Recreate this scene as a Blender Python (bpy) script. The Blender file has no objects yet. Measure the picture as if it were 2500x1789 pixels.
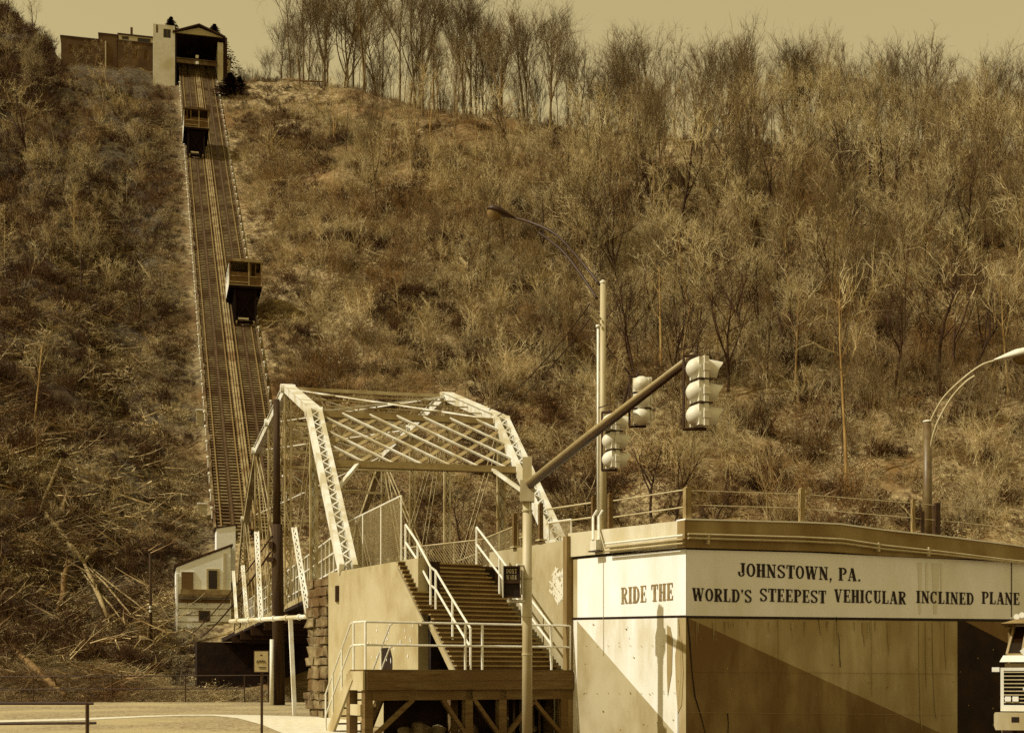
import bpy, math, random
from mathutils import Vector, Matrix, noise
R = math.radians
random.seed(7)
S = bpy.context.scene
COL = S.collection

# ------------------------------------------------------------------ camera
FPX = 3500.0; EYE = 1.6; HOR = 1650.0          # focal length, eye height, horizon row
cam = bpy.data.objects.new('camera', bpy.data.cameras.new('camera'))
COL.objects.link(cam); S.camera = cam
cam.location = (0, 0, EYE); cam.rotation_euler = (R(90), 0, 0)
cam.data.sensor_width = 36; cam.data.lens = 36 * FPX / 2500
cam.data.shift_y = (HOR - 894.5) / 2500
cam.data.clip_end = 5000; cam.data.clip_start = 0.5

# ------------------------------------------------------------------ light
SUN_DIR = Vector((-0.93, -0.37, 0)).normalized(); EL = R(45)
sunv = Vector((SUN_DIR.x * math.cos(EL), SUN_DIR.y * math.cos(EL), math.sin(EL)))
sl = bpy.data.lights.new('sun', 'SUN'); sl.energy = 3.7; sl.angle = R(0.5); sl.color = (1, .955, .85)
so = bpy.data.objects.new('sun', sl); COL.objects.link(so)
so.rotation_euler = sunv.to_track_quat('Z', 'Y').to_euler()
W = bpy.data.worlds.new('World'); S.world = W; W.use_nodes = True
nt = W.node_tree; nt.nodes.clear()
sky = nt.nodes.new('ShaderNodeTexSky'); sky.sky_type = 'NISHITA'; sky.sun_disc = False
sky.sun_elevation = EL; sky.sun_rotation = math.atan2(SUN_DIR.x, SUN_DIR.y) % (2 * math.pi)
sky.air_density = 1.0; sky.dust_density = 2.0
bw = nt.nodes.new('ShaderNodeRGBToBW')
tint = nt.nodes.new('ShaderNodeMix'); tint.data_type = 'RGBA'; tint.blend_type = 'MULTIPLY'
tint.inputs[0].default_value = 1; tint.inputs[7].default_value = (1.0, .805, .385, 1)
bg = nt.nodes.new('ShaderNodeBackground'); bg.inputs[1].default_value = .40
wo = nt.nodes.new('ShaderNodeOutputWorld')
pw = nt.nodes.new('ShaderNodeMath'); pw.operation = 'POWER'; pw.inputs[1].default_value = .4
nt.links.new(sky.outputs[0], bw.inputs[0]); nt.links.new(bw.outputs[0], pw.inputs[0]); nt.links.new(pw.outputs[0], tint.inputs[6])
nt.links.new(tint.outputs[2], bg.inputs[0]); nt.links.new(bg.outputs[0], wo.inputs[0])
S.view_settings.view_transform = 'Standard'; S.view_settings.look = 'None'
S.view_settings.exposure = 0; S.view_settings.gamma = 1
S.cycles.max_bounces = 5; S.cycles.diffuse_bounces = 2; S.cycles.volume_bounces = 0
S.cycles.use_denoising = False

# ------------------------------------------------------------------ helpers
def at(px, py, d):
    return Vector(((px - 1250) / FPX * d, d, EYE + (HOR - py) / FPX * d))

def onplane(px, py, P, N):
    """where the sight line of a picture point meets a real plane"""
    D = at(px, py, 1.0) - Vector((0, 0, EYE)); O = Vector((0, 0, EYE))
    return O + D * ((Vector(P) - O).dot(N) / D.dot(N))

class MB:
    def __init__(s): s.v = []; s.f = []
    def add(s, vs, fs):
        n = len(s.v); s.v += [tuple(p) for p in vs]; s.f += [tuple(i + n for i in f) for f in fs]; return s
    def hexa(s, p):   # 8 points: bottom 4 ccw, top 4 ccw
        return s.add(p, [(3, 2, 1, 0), (4, 5, 6, 7), (0, 1, 5, 4), (1, 2, 6, 5), (2, 3, 7, 6), (3, 0, 4, 7)])
    def box(s, c, x, y, z):   # centre and half-size vectors
        c = Vector(c)
        return s.hexa([c-x-y-z, c+x-y-z, c+x+y-z, c-x+y-z, c-x-y+z, c+x-y+z, c+x+y+z, c-x+y+z])
    def bar(s, p, q, w, h, up=Vector((0, 0, 1))):
        p = Vector(p); q = Vector(q); d = (q - p); L = d.length
        if L < 1e-6: return s
        d /= L; x = d.cross(Vector(up))
        if x.length < 1e-3: x = d.cross(Vector((0, 1, 0)))
        x.normalize(); z = x.cross(d)
        return s.box((p + q) / 2, d * (L / 2), x * (w / 2), z * (h / 2))
    def tube(s, pts, r, n=6, caps=True):
        pts = [Vector(p) for p in pts]; rs = r if isinstance(r, (list, tuple)) else [r] * len(pts)
        vs = []; fs = []; m = len(pts)
        ref = None
        for i, p in enumerate(pts):
            d = (pts[min(i + 1, m - 1)] - pts[max(i - 1, 0)]).normalized()
            if ref is None:
                ref = d.cross(Vector((0, 0, 1)))
                if ref.length < .1: ref = d.cross(Vector((1, 0, 0)))
            a = (ref - d * ref.dot(d)).normalized(); ref = a; b = d.cross(a)
            for k in range(n):
                t = 2 * math.pi * k / n
                vs.append(p + (a * math.cos(t) + b * math.sin(t)) * rs[i])
        for i in range(m - 1):
            for k in range(n):
                k2 = (k + 1) % n
                fs.append((i * n + k, i * n + k2, (i + 1) * n + k2, (i + 1) * n + k))
        if caps: fs += [tuple(range(n))[::-1], tuple((m - 1) * n + k for k in range(n))]
        return s.add(vs, fs)
    def prism(s, poly, dz):   # poly: 3-d points of one face, dz: extrusion vector
        n = len(poly); poly = [Vector(p) for p in poly]; dz = Vector(dz)
        return s.add(poly + [p + dz for p in poly],
                     [tuple(range(n))[::-1], tuple(range(n, 2 * n))] + [(i, (i + 1) % n, n + (i + 1) % n, n + i) for i in range(n)])
    def panel(s, O, U, V, N, w, h, holes=(), th=.2):
        """wall w x h with real openings; N points outwards"""
        us = sorted({0, w, *[a for q in holes for a in (q[0], q[2])]}); vs_ = sorted({0, h, *[a for q in holes for a in (q[1], q[3])]})
        def solid(i, j):
            if i < 0 or j < 0 or i >= len(us) - 1 or j >= len(vs_) - 1: return False
            cu = (us[i] + us[i + 1]) / 2; cv = (vs_[j] + vs_[j + 1]) / 2
            return not any(q[0] < cu < q[2] and q[1] < cv < q[3] for q in holes)
        P = lambda u, v, k: Vector(O) + U * u + V * v - N * (th * k)
        for i in range(len(us) - 1):
            for j in range(len(vs_) - 1):
                if not solid(i, j): continue
                a, b, c, d = us[i], us[i + 1], vs_[j], vs_[j + 1]
                s.add([P(a, c, 0), P(b, c, 0), P(b, d, 0), P(a, d, 0)], [(0, 1, 2, 3)])
                s.add([P(a, c, 1), P(b, c, 1), P(b, d, 1), P(a, d, 1)], [(3, 2, 1, 0)])
                if not solid(i - 1, j): s.add([P(a, c, 1), P(a, c, 0), P(a, d, 0), P(a, d, 1)], [(0, 1, 2, 3)])
                if not solid(i + 1, j): s.add([P(b, c, 0), P(b, c, 1), P(b, d, 1), P(b, d, 0)], [(0, 1, 2, 3)])
                if not solid(i, j - 1): s.add([P(a, c, 1), P(b, c, 1), P(b, c, 0), P(a, c, 0)], [(0, 1, 2, 3)])
                if not solid(i, j + 1): s.add([P(a, d, 0), P(b, d, 0), P(b, d, 1), P(a, d, 1)], [(0, 1, 2, 3)])
        return s
    def build(s, name, m, parent=None, smooth=False):
        me = bpy.data.meshes.new(name); me.from_pydata(s.v, [], s.f); me.materials.append(m)
        if smooth: me.polygons.foreach_set('use_smooth', [True] * len(me.polygons))
        o = bpy.data.objects.new(name, me); COL.objects.link(o)
        if parent:
            o.parent = parent; o.matrix_parent_inverse = Matrix.Translation(-parent_origin(parent))
        return o

def parent_origin(p):      # meshes are built in world coordinates; only the top-level empties are moved
    return Vector(p.location) if p.parent is None else Vector((0, 0, 0))

def tag(o, label, cat, group=None, kind=None):
    if label: o['label'] = label
    if cat: o['category'] = cat
    if group: o['group'] = group
    if kind: o['kind'] = kind
    return o

def thing(name, label, cat, loc=(0, 0, 0), group=None):
    o = bpy.data.objects.new(name, None); o.location = loc; o.empty_display_size = .3
    COL.objects.link(o); return tag(o, label, cat, group)

def copy_tree(o, parent=None):
    c = o.copy(); COL.objects.link(c)
    if parent: c.parent = parent
    for ch in [x for x in bpy.data.objects if x.parent == o]: copy_tree(ch, c)
    return c

# ------------------------------------------------------------------ materials
TONE = [(0.0, .33, .07), (.026, .37, .09), (.127, .50, .115), (.25, .66, .20), (.485, .80, .37), (.91, .98, .80), (1.0, 1, .9)]
def tone(v, k=1.0):
    if k != 1: q = tone(max(v * k, .001)); return tuple(c * v / max(v * k, .001) for c in q[:3]) + (1,)
    for (a, g0, b0), (b, g1, b1) in zip(TONE, TONE[1:]):
        if v <= b:
            t = (v - a) / (b - a); g = g0 + (g1 - g0) * t; bl = b0 + (b1 - b0) * t
            return (v, v * min(1, g * 1.05), v * min(1, bl * 1.22), 1)
    return (v, v, v * .9, 1)

def mat(name, a, b=None, scale=3.0, rough=.85, bump=0, detail=6, stretch=(1, 1, 1), metal=0, rnd=0, spec=.3, c=None, cs=.3, lo=.35, hi=.65, k=1.0):
    """procedural paint: noise between tones a and b, optional second large-scale tone c, per-object variation rnd"""
    m = bpy.data.materials.new(name); m.use_nodes = True; t = m.node_tree
    P = t.nodes['Principled BSDF']; P.inputs['Roughness'].default_value = rough
    P.inputs['Metallic'].default_value = metal; P.inputs['Specular IOR Level'].default_value = spec
    b = a * 1.25 if b is None else b
    tc = t.nodes.new('ShaderNodeTexCoord'); mp = t.nodes.new('ShaderNodeMapping'); mp.inputs['Scale'].default_value = stretch
    geo = t.nodes.new('ShaderNodeNewGeometry')
    t.links.new(geo.outputs['Position'] if not rnd else tc.outputs['Object'], mp.inputs[0])
    n = t.nodes.new('ShaderNodeTexNoise'); n.inputs['Scale'].default_value = scale; n.inputs['Detail'].default_value = detail
    n.inputs['Roughness'].default_value = .62
    t.links.new(mp.outputs[0], n.inputs['Vector'])
    r = t.nodes.new('ShaderNodeValToRGB'); r.color_ramp.elements[0].position = lo; r.color_ramp.elements[1].position = hi
    r.color_ramp.elements[0].color = tone(a, k); r.color_ramp.elements[1].color = tone(b, k)
    t.links.new(n.outputs[0], r.inputs[0]); out = r.outputs[0]
    if c is not None:
        n2 = t.nodes.new('ShaderNodeTexNoise'); n2.inputs['Scale'].default_value = cs; n2.inputs['Detail'].default_value = 4
        t.links.new(geo.outputs['Position'], n2.inputs['Vector'])
        r2 = t.nodes.new('ShaderNodeValToRGB'); r2.color_ramp.elements[0].position = .45; r2.color_ramp.elements[1].position = .62
        t.links.new(n2.outputs[0], r2.inputs[0])
        mx = t.nodes.new('ShaderNodeMix'); mx.data_type = 'RGBA'; mx.inputs[7].default_value = tone(c, k)
        t.links.new(r2.outputs[0], mx.inputs[0]); t.links.new(out, mx.inputs[6]); out = mx.outputs[2]
    if rnd:
        oi = t.nodes.new('ShaderNodeObjectInfo'); mr = t.nodes.new('ShaderNodeMapRange')
        mr.inputs[3].default_value = 1 - rnd; mr.inputs[4].default_value = 1 + rnd
        t.links.new(oi.outputs['Random'], mr.inputs[0])
        vm = t.nodes.new('ShaderNodeVectorMath'); vm.operation = 'SCALE'
        t.links.new(out, vm.inputs[0]); t.links.new(mr.outputs[0], vm.inputs['Scale']); out = vm.outputs[0]
    t.links.new(out, P.inputs['Base Color'])
    if bump:
        bp = t.nodes.new('ShaderNodeBump'); bp.inputs['Strength'].default_value = bump; bp.inputs['Distance'].default_value = .05
        t.links.new(n.outputs[0], bp.inputs['Height']); t.links.new(bp.outputs[0], P.inputs['Normal'])
    return m

M = {}
M['litter'] = mat('leaf_litter', .08, .50, 1.6, bump=1, detail=14, c=.19, cs=.07, lo=.36, hi=.64, k=.8)
def side_zone(m, v):     # darker litter on the cleared slope left of the track
    t = m.node_tree; P = t.nodes['Principled BSDF']; src = P.inputs['Base Color'].links[0].from_socket
    geo = t.nodes.new('ShaderNodeNewGeometry'); sp = t.nodes.new('ShaderNodeVectorMath'); sp.operation = 'DOT_PRODUCT'; sp.inputs[1].default_value = (.9691, .2465, 0)
    n = t.nodes.new('ShaderNodeTexNoise'); n.inputs['Scale'].default_value = .12; n.inputs['Detail'].default_value = 6; ad = t.nodes.new('ShaderNodeMath'); ad.operation = 'MULTIPLY_ADD'; ad.inputs[1].default_value = 16
    mr = t.nodes.new('ShaderNodeMapRange'); mr.inputs[1].default_value = 16; mr.inputs[2].default_value = 10
    t.links.new(geo.outputs['Position'], sp.inputs[0]); t.links.new(geo.outputs['Position'], n.inputs['Vector']); t.links.new(n.outputs[0], ad.inputs[0]); t.links.new(sp.outputs['Value'], ad.inputs[2]); t.links.new(ad.outputs[0], mr.inputs[0])
    sc = t.nodes.new('ShaderNodeVectorMath'); sc.operation = 'SCALE'; sc.inputs['Scale'].default_value = v; t.links.new(src, sc.inputs[0])
    mx = t.nodes.new('ShaderNodeMix'); mx.data_type = 'RGBA'; t.links.new(mr.outputs[0], mx.inputs[0]); t.links.new(src, mx.inputs[6]); t.links.new(sc.outputs[0], mx.inputs[7]); t.links.new(mx.outputs[2], P.inputs['Base Color'])
side_zone(M['litter'], .26)
M['lawn'] = mat('dry_lawn', .15, .52, 9, bump=.9, detail=12, stretch=(1, .5, 1), c=.44, cs=.3, lo=.3, hi=.7)
M['asphalt'] = mat('asphalt', .05, .08, 20, bump=.3)
M['path'] = mat('pale_concrete_path', .62, .75, 4)
M['dirt'] = mat('pale_dirt', .18, .36, 1.2, bump=.8, detail=10, k=.8, c=.16, cs=.3)
M['water'] = mat('river_water', .03, .05, .5, rough=.1, spec=.6, bump=.1)
M['conc'] = mat('weathered_concrete', .34, .46, 1.7, bump=.25, detail=13, stretch=(1, 1, .45), c=.48, cs=.5, k=1.12)
M['conc_lt'] = mat('painted_concrete', .66, .88, 1.6, bump=.2, detail=13, stretch=(1, 1, .3), c=.80, cs=.6)
M['conc_par'] = mat('parapet_concrete', .42, .56, .9, bump=.15, detail=9, stretch=(1, 1, .4), c=.36, cs=.7)  # concrete; also puts sunlight into the colour of the landing's left side
M['cream'] = mat('white_paint_band', .80, .93, 1.4, detail=13, stretch=(1, 1, .3), bump=.05, c=.87, cs=.7, spec=.2)
M['tan'] = mat('tan_paint', .33, .52, 1.5, detail=13, stretch=(1, 1, .25), bump=.15, c=.34, cs=.5)
M['white_dim'] = mat('brown_grey_steel', .26, .36, 2.5, rough=.6, detail=8)  # darker copy of the white steel; portal shade put into the colour
M['tread'] = mat('stair_treads', .24, .36, 2.5, detail=8, stretch=(.6, .6, 5))
M['stain_lt'] = mat('grey_streak', .68, .78, 1.5, detail=9, stretch=(1, 1, .2))
M['post'] = mat('weathered_post', .22, .34, 3)
M['oil'] = mat('oiled_timber', .05, .12, 2.5, k=1.4)
M['tan_dk'] = mat('brown_paint', .16, .30, 1.5, detail=13, stretch=(1, 1, .25), bump=.15, c=.17, cs=.5)
M['stain'] = mat('rust_stain', .30, .40, 2.2, detail=9, stretch=(1, 1, .2), bump=.1)  # brown for streaks and for the painted pole shadow
M['black'] = mat('black_paint', .012, .02, 4, rough=.6)
M['letter'] = mat('faded_lettering', .20, .34, 9, detail=6)
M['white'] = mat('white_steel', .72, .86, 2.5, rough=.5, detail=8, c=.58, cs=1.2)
M['white_in'] = mat('aged_white_steel', .36, .52, 2.5, rough=.55, detail=8, c=.26, cs=.8)  # duller white for web members and far parts
M['rail'] = mat('galvanised_pipe', .72, .82, 5, rough=.45, metal=0)
M['galv'] = mat('grey_pole_metal', .42, .55, 3, rough=.5, stretch=(1, 1, .2), spec=.5)
M['arm'] = mat('mast_arm_metal', .32, .40, 3, rough=.45, spec=.5)
M['arm_dk'] = mat('dark_pole_metal', .10, .17, 3, rough=.45, spec=.5, k=1.5)
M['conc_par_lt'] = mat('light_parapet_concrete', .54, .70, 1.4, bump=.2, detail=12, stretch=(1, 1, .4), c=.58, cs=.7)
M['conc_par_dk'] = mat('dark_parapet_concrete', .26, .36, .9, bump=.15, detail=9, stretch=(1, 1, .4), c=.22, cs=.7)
M['dkmetal'] = mat('dark_metal', .03, .06, 5, rough=.5)
M['wood'] = mat('weathered_planks', .11, .20, 2.5, bump=.3, detail=9, stretch=(.6, .6, 5), c=.14, cs=.9, k=1.2)
M['wood_pole'] = mat('creosote_pole', .03, .07, 4, bump=.4, detail=9, stretch=(3, 3, .2), k=2)
M['riser'] = mat('stair_risers', .12, .20, 2.5, detail=8, stretch=(.6, .6, 5), k=.9)
M['tie'] = mat('track_timber', .08, .28, 2.2, bump=.3, detail=8, c=.09, cs=.25, lo=.3, hi=.7, k=1.25)
M['steel_rail'] = mat('rail_steel', .16, .26, 3, rough=.5)
M['trackmid'] = mat('centre_boards', .22, .38, 1.4, detail=8, c=.16, cs=.5)
M['stone'] = mat('quarry_stone', .06, .32, 2.6, bump=1, detail=12, c=.12, cs=.9, lo=.3, hi=.7, k=1.25)
M['soot'] = mat('sooty_stone', .008, .03, 1.6, bump=1, detail=12)  # near-black stone and paint; also shade painted under structures and in openings
M['brick'] = mat('brick', .09, .14, 4, detail=8, c=.08, cs=.4, k=1.3)
M['siding'] = mat('painted_siding', .78, .88, 2, stretch=(.6, .6, 6), detail=6)
M['plaster'] = mat('white_render', .60, .70, 1.2, detail=8, c=.52, cs=.3)
M['gable'] = mat('tan_gable', .44, .5, 2, stretch=(.5, .5, 5))
M['roof'] = mat('dark_roofing', .035, .07, 3, detail=8)
M['glass'] = mat('dark_glass', .01, .02, 1, rough=.15, spec=.5)
M['pane_dim'] = mat('dull_panes', .09, .13, 3)
M['bark_pale'] = mat('pale_bark', .26, .42, 2.5, detail=5, rnd=.25, stretch=(1, 1, .3), k=.6)
M['shutter'] = mat('brown_louvre', .12, .17, 3, stretch=(.3, .3, 9))
M['car'] = mat('incline_car_paint', .10, .16, 2, detail=6)
M['car_lt'] = mat('incline_car_side', .70, .8, 2)  # bright copy of the car paint; sun on the left side painted in
M['frame_dk'] = mat('car_underframe', .006, .012, 3, rough=.95, spec=.1)  # near black; shade of underside and cabin interior put into the colour
M['bark'] = mat('bark', .17, .34, 2.5, detail=6, rnd=.4, stretch=(1, 1, .3), bump=.3, k=.7)
M['bark_dk'] = mat('wet_bark', .03, .07, 2.5, detail=5, rnd=.25, stretch=(1, 1, .3), k=.8)
M['bark_far'] = mat('dull_bark', .09, .22, 2.5, detail=6, rnd=.35, stretch=(1, 1, .3), k=1.2)  # lighter bark; fading of distant trees put into the colour
M['twig'] = mat('twigs', .34, .62, .5, detail=3, rnd=.28, k=.78)  # twigs and brush lightened; soft haze of the far woods painted in
M['brush'] = mat('dry_brush', .32, .68, .5, detail=3, rnd=.38, k=.74, c=.19, cs=.05)
M['brush_dk'] = mat('dark_brush', .05, .13, .6, detail=3, rnd=.4, k=.8)  # dark shrubs; their colour also carries the shade of the hollows
M['dead'] = mat('dead_branches', .17, .56, .7, detail=3, rnd=.4, k=.75, c=.13, cs=.06)
M['leaf'] = mat('dead_leaves', .10, .56, .9, detail=4, rnd=.35, k=.78, c=.14, cs=.06)
M['log'] = mat('bare_log', .20, .40, 2.5, detail=8, bump=.4)
M['log_dk'] = mat('weathered_log', .10, .24, 2.5, detail=8, bump=.4, k=.8)
M['needle'] = mat('evergreen_needles', .03, .06, 1.5, detail=4, rnd=.1)
M['sig'] = mat('signal_housing', .66, .76, 4, rough=.5)
M['lamp'] = mat('lamp_housing', .70, .80, 5, rough=.4)
M['lens'] = mat('lamp_lens', .16, .22, 5, rough=.2, spec=.6)
M['truck'] = mat('truck_paint', .26, .36, 2, rough=.35, spec=.5)
M['chrome'] = mat('chrome', .75, .85, 2, rough=.3, spec=.7)
M['tyre'] = mat('tyre_rubber', .02, .03, 5)
M['signpl'] = mat('sign_plate', .34, .42, 6)
M['bulb'] = mat('edge_lamp_glass', .70, .85, 3, rough=.4)

Z = Vector((0, 0, 1)); T = Vector((-.2465, .9691, 0)); NN = Vector((.9691, .2465, 0))   # bridge / incline axis and its right hand
E1 = Vector((.877, .480, 0)).normalized(); E2 = Vector((-.480, .877, 0)).normalized()   # street wall axes
def E(a, b, z): return Vector((-3.7, 36, 0)) + E1 * a + E2 * b + Z * z
sm = lambda a, b, x: (lambda t: t * t * (3 - 2 * t))(max(0, min(1, (x - a) / (b - a))))

# ------------------------------------------------------------------ terrain
CREST = [(-900, -300), (-200, -150), (0, 10), (100, 110), (170, 150), (240, 162), (400, 178), (560, 192), (800, 207), (1036, 254), (1493, 318), (2000, 350), (2500, 380), (3200, 420), (5000, 560)]
def crest(px):
    px = max(CREST[0][0], min(CREST[-1][0], px))
    for (a, y0), (b, y1) in zip(CREST, CREST[1:]):
        if px <= b:
            y = y0 + (y1 - y0) * (px - a) / (b - a); break
    c = (HOR - y) / FPX; d = 85.4 / (.71 - c)
    return d, .71 * d - 83.8
def xl(y): return -34.7 - .2544 * (y - 163)      # left edge of the incline
def track_lat(x, y):                             # metres right of the incline's left edge
    p = Vector((x, y, 0)) - Vector((-34.7, 163, 0)); return p.dot(NN)
def ground(x, y):
    if y < 61.5: return .47 * max(0, min(1, (y - 30) / 31)) * (1 - sm(-5, -2, x))
    if y < 66: return .47 - 4.7 * sm(61.5, 66, y)
    if y < 98: return -4.2
    px = x / y * FPX + 1250
    f = noise.fractal(Vector((x / 30, y / 30, .3)), 1, 2, 4)
    g = noise.fractal(Vector((x / 7, y / 7, 5.1)), 1, 2, 3)
    lat = track_lat(x, y)
    bank = -4.2 - 2.5 * math.exp(-((lat + .5) / 8) ** 2) * sm(110, 119, y) + .5 * sm(98, 101, y) + 8.9 * max(0, min(1, (y - 99) / 26))
    hill = .71 * y - 83.8
    away = sm(0, 6, max(-1.5 - lat, lat - 8.5))
    far = sm(122, 135, y)
    bump_ = ((2.6 + 1.2 * (1 - sm(-8, 0, lat))) * f + (.9 + .9 * (1 - sm(-8, 0, lat))) * g) * away * far + .5 * g * away
    gully = -4.2 * math.exp(-((lat + 9) / 4.5) ** 2) * sm(150, 165, y) * (1 - sm(225, 260, y))
    spur = 2.2 * math.exp(-((lat + 26) / 9) ** 2) * far
    gl2 = -2.5 * math.exp(-((lat - 14) / 4) ** 2) * sm(140, 150, y) * (1 - sm(185, 200, y))
    bench = 0
    yb = 241 + 4 * math.sin(x / 17)
    if 700 < px < 1800: bench = 1.6 * (math.exp(-((y - yb + 3) / 3) ** 2) - math.exp(-((y - yb - 4) / 3.5) ** 2)) * sm(700, 790, px) * (1 - sm(1600, 1800, px))
    h = max(bank, hill) if y < 124 or hill < bank else hill
    h += bump_ + (gully + spur + gl2) * away + bench
    h -= (1 - away) * 1.7 * sm(128, 140, y)
    dc, zc = crest(px); top = zc + 1.1 * g * away
    if y > dc: top = zc - 1.2 * (1 - away) - .02 * (y - dc) - .35 * max(0, y - dc - 70) + .8 * g * away
    k = 1.5
    if y > dc - 12: h = h if h < top - k else (top if h > top + k else top - (top + k - h) ** 2 / (4 * k))
    return h
def hit(px, py, d0=99):
    """ground point seen at a picture point"""
    d = d0; prev = None
    while d < 420:
        p = at(px, py, d)
        if ground(p.x, p.y) >= p.z: return Vector((p.x, p.y, ground(p.x, p.y)))
        d += .5
    return None
def seq(a, b, st): 
    n = max(1, round((b - a) / st)); return [a + (b - a) * i / n for i in range(n)]
xs = seq(-420, -150, 8) + seq(-150, 150, 1.6) + seq(150, 420, 8) + [420]
ys = seq(-60, 30, 15) + seq(30, 61.5, 5) + seq(61.5, 66, .75) + seq(66, 98, 8) + seq(98, 330, 1.5) + seq(330, 470, 10) + [470]
vs = [(x, y, ground(x, y) if y < 480 else ground(x, 480)) for y in ys for x in xs]; nx = len(xs)
fs = [(j * nx + i, j * nx + i + 1, (j + 1) * nx + i + 1, (j + 1) * nx + i) for j in range(len(ys) - 1) for i in range(nx - 1)]
g = MB(); g.add(vs, fs); tag(g.build('hillside_ground', M['litter'], smooth=True), None, None, kind='structure')
w = MB(); w.add([(-419, 62.5, -3.4), (419, 62.5, -3.4), (419, 101, -3.4), (-419, 101, -3.4)], [(0, 1, 2, 3)])
tag(w.build('river_water', M['water']), None, None, kind='structure')
# lawn, path, street
w = MB(); lx = [-70, -45, -25, -14, -8, -5.2, -4.4]; ly = [22, 30, 36, 42, 48, 54, 61.4]
w.add([(x, y, ground(x, y) + .02) for y in ly for x in lx], [(j * 7 + i, j * 7 + i + 1, (j + 1) * 7 + i + 1, (j + 1) * 7 + i) for j in range(6) for i in range(6)])
tag(w.build('lawn', M['lawn']), None, None, kind='structure')
w = MB(); pts = []
def lawnpt(px, py):
    d = 61
    for _ in range(60):
        z = ground(-20, d) + .03; d = (EYE - z) * FPX / (py - HOR); d = max(28, min(61, d))
    return at(px, py, d)
pu = [(-400, 1766, 1775), (0, 1757, 1762), (200, 1752, 1757), (350, 1746, 1749.5), (450, 1743.5, 1746), (520, 1743, 1746), (580, 1744, 1752), (640, 1745, 1768), (680, 1746, 1785), (740, 1748, 1805), (880, 1750, 1812)]
for px, a, b in pu: pts.append((lawnpt(px, a), lawnpt(px, b)))
for (a, b), (c, d) in zip(pts, pts[1:]): w.add([b, d, c, a], [(0, 1, 2, 3)])
tag(w.build('sidewalk', M['path']), None, None, kind='structure')
w = MB(); w.add([(-3.2, 2, .02), (60, 2, .02), (60, 38, .02), (-3.2, 38, .02)], [(0, 1, 2, 3)])
tag(w.build('street', M['asphalt']), None, None, kind='structure')
# pale bench path across the hill
w = MB(); prev = None
for i in range(90):
    px = 760 + i * 10.3; d = 238 + 4 * math.sin(((px - 1250) / FPX * 240) / 17)
    x = (px - 1250) / FPX * d
    row = [Vector((x, d + q, ground(x, d + q) + .12)) for q in (-5.5 - 1.5 * math.sin(i * .4), -3, 0, 2.2)]
    if prev:
        if (1140 < px or px < 860 or 930 < px < 1080) :
            for k in range(3): w.add([prev[k], row[k], row[k + 1], prev[k + 1]], [(0, 1, 2, 3)])
    prev = row
tag(w.build('hillside_path', M['dirt']), None, None, kind='structure')

# ------------------------------------------------------------------ trees
def rv(a=1.0): return Vector((random.uniform(-a, a), random.uniform(-a, a), random.uniform(-a, a)))
class Tree:
    def __init__(s): s.seg = {0: [], 1: []}
    def limb(s, p, d, L, r, k, lv, n, wob, up):
        pts = [p]; d = d.normalized()
        for i in range(n):
            d = (d + rv(wob) + Z * up).normalized(); p = p + d * (L / n); pts.append(p)
        rs = [r * (1 - .78 * i / n) for i in range(n + 1)]
        s.seg[k].append((pts, rs, lv)); return pts, rs
    def mesh(s, k, sides=3):
        mb = MB()
        for pts, rs, lv in s.seg[k]: mb.tube(pts, rs, (6 if lv == 0 else 4 if lv == 1 else 3), caps=False)
        return mb
def pick(pts, t):
    x = t * (len(pts) - 1); i = min(int(x), len(pts) - 2); return pts[i].lerp(pts[i + 1], x - i), (pts[i + 1] - pts[i]).normalized()
def grow(H, r0, fork, nb, spread, nsub, ntw, crook=.07, lean=0, tw=.03, low=.35, ub=.4):
    t = Tree(); d0 = (Z + Vector((lean, 0, 0)) + rv(.03)).normalized()
    stems = [(Vector((0, 0, -.4)), d0, H * (.93 if not fork else .9), r0)]
    pts, rs = t.limb(stems[0][0], d0, stems[0][2], r0, 0, 0, 9, crook, .03); main = [(pts, r0)]
    for i in range(fork):
        p, d = pick(pts, random.uniform(.22, .5)); a = random.uniform(0, 6.28)
        q, _ = t.limb(p, d + Vector((math.cos(a), math.sin(a), 0)) * spread * .8, H * random.uniform(.45, .6), r0 * .6, 0, 1, 6, crook * 1.6, .1); main.append((q, r0 * .6))
    for pts, r in main:
        m = nb if r == r0 else int(nb * .7)
        for i in range(m):
            f = low + (1 - low) * (i + random.random()) / m; p, d = pick(pts, min(f, .99)); a = random.uniform(0, 6.28)
            L = H * .36 * (1.0 - 1.6 * (f - .62) ** 2) * random.uniform(.65, 1.2) * (1 if f < .85 else .7)
            b, rb = t.limb(p, d * .7 + Vector((math.cos(a), math.sin(a), .15)) * spread, L, r * .36 * (1.2 - .7 * f), 0, 1, 4, crook * 2, .05 + .09 * ub)
            for j in range(nsub):
                p2, d2 = pick(b, random.uniform(.25, 1)); L2 = L * random.uniform(.3, .55)
                c, rc = t.limb(p2, d2 + rv(1.05 - .3 * ub) + Z * (.05 + .22 * ub), L2, max(tw * 1.5, r * .12), 1, 2, 3, .22, .02 + .06 * ub)
                for k in range(ntw):
                    p3, d3 = pick(c, random.uniform(.15, 1))
                    e, re = t.limb(p3, d3 + rv(1.0 - .2 * ub) + Z * (.08 + .18 * ub), L2 * random.uniform(.35, .8), tw, 1, 2, 2, .3, .04)
                    if random.random() < .5:
                        p4, d4 = pick(e, random.uniform(.3, .9)); t.limb(p4, d4 + rv(1.0) + Z * .1, L2 * .3, tw * .7, 1, 2, 1, .1, .05)
    return t
KINDS = {}
def proto(name, t, mt, mc):
    a = t.mesh(0); b = t.mesh(1); out = []
    for mb, m, n in ((a, mt, 'trunk'), (b, mc, 'crown')):
        me = bpy.data.meshes.new(n); me.from_pydata(mb.v, [], mb.f); me.materials.append(m); out.append(me)
    return out
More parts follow.
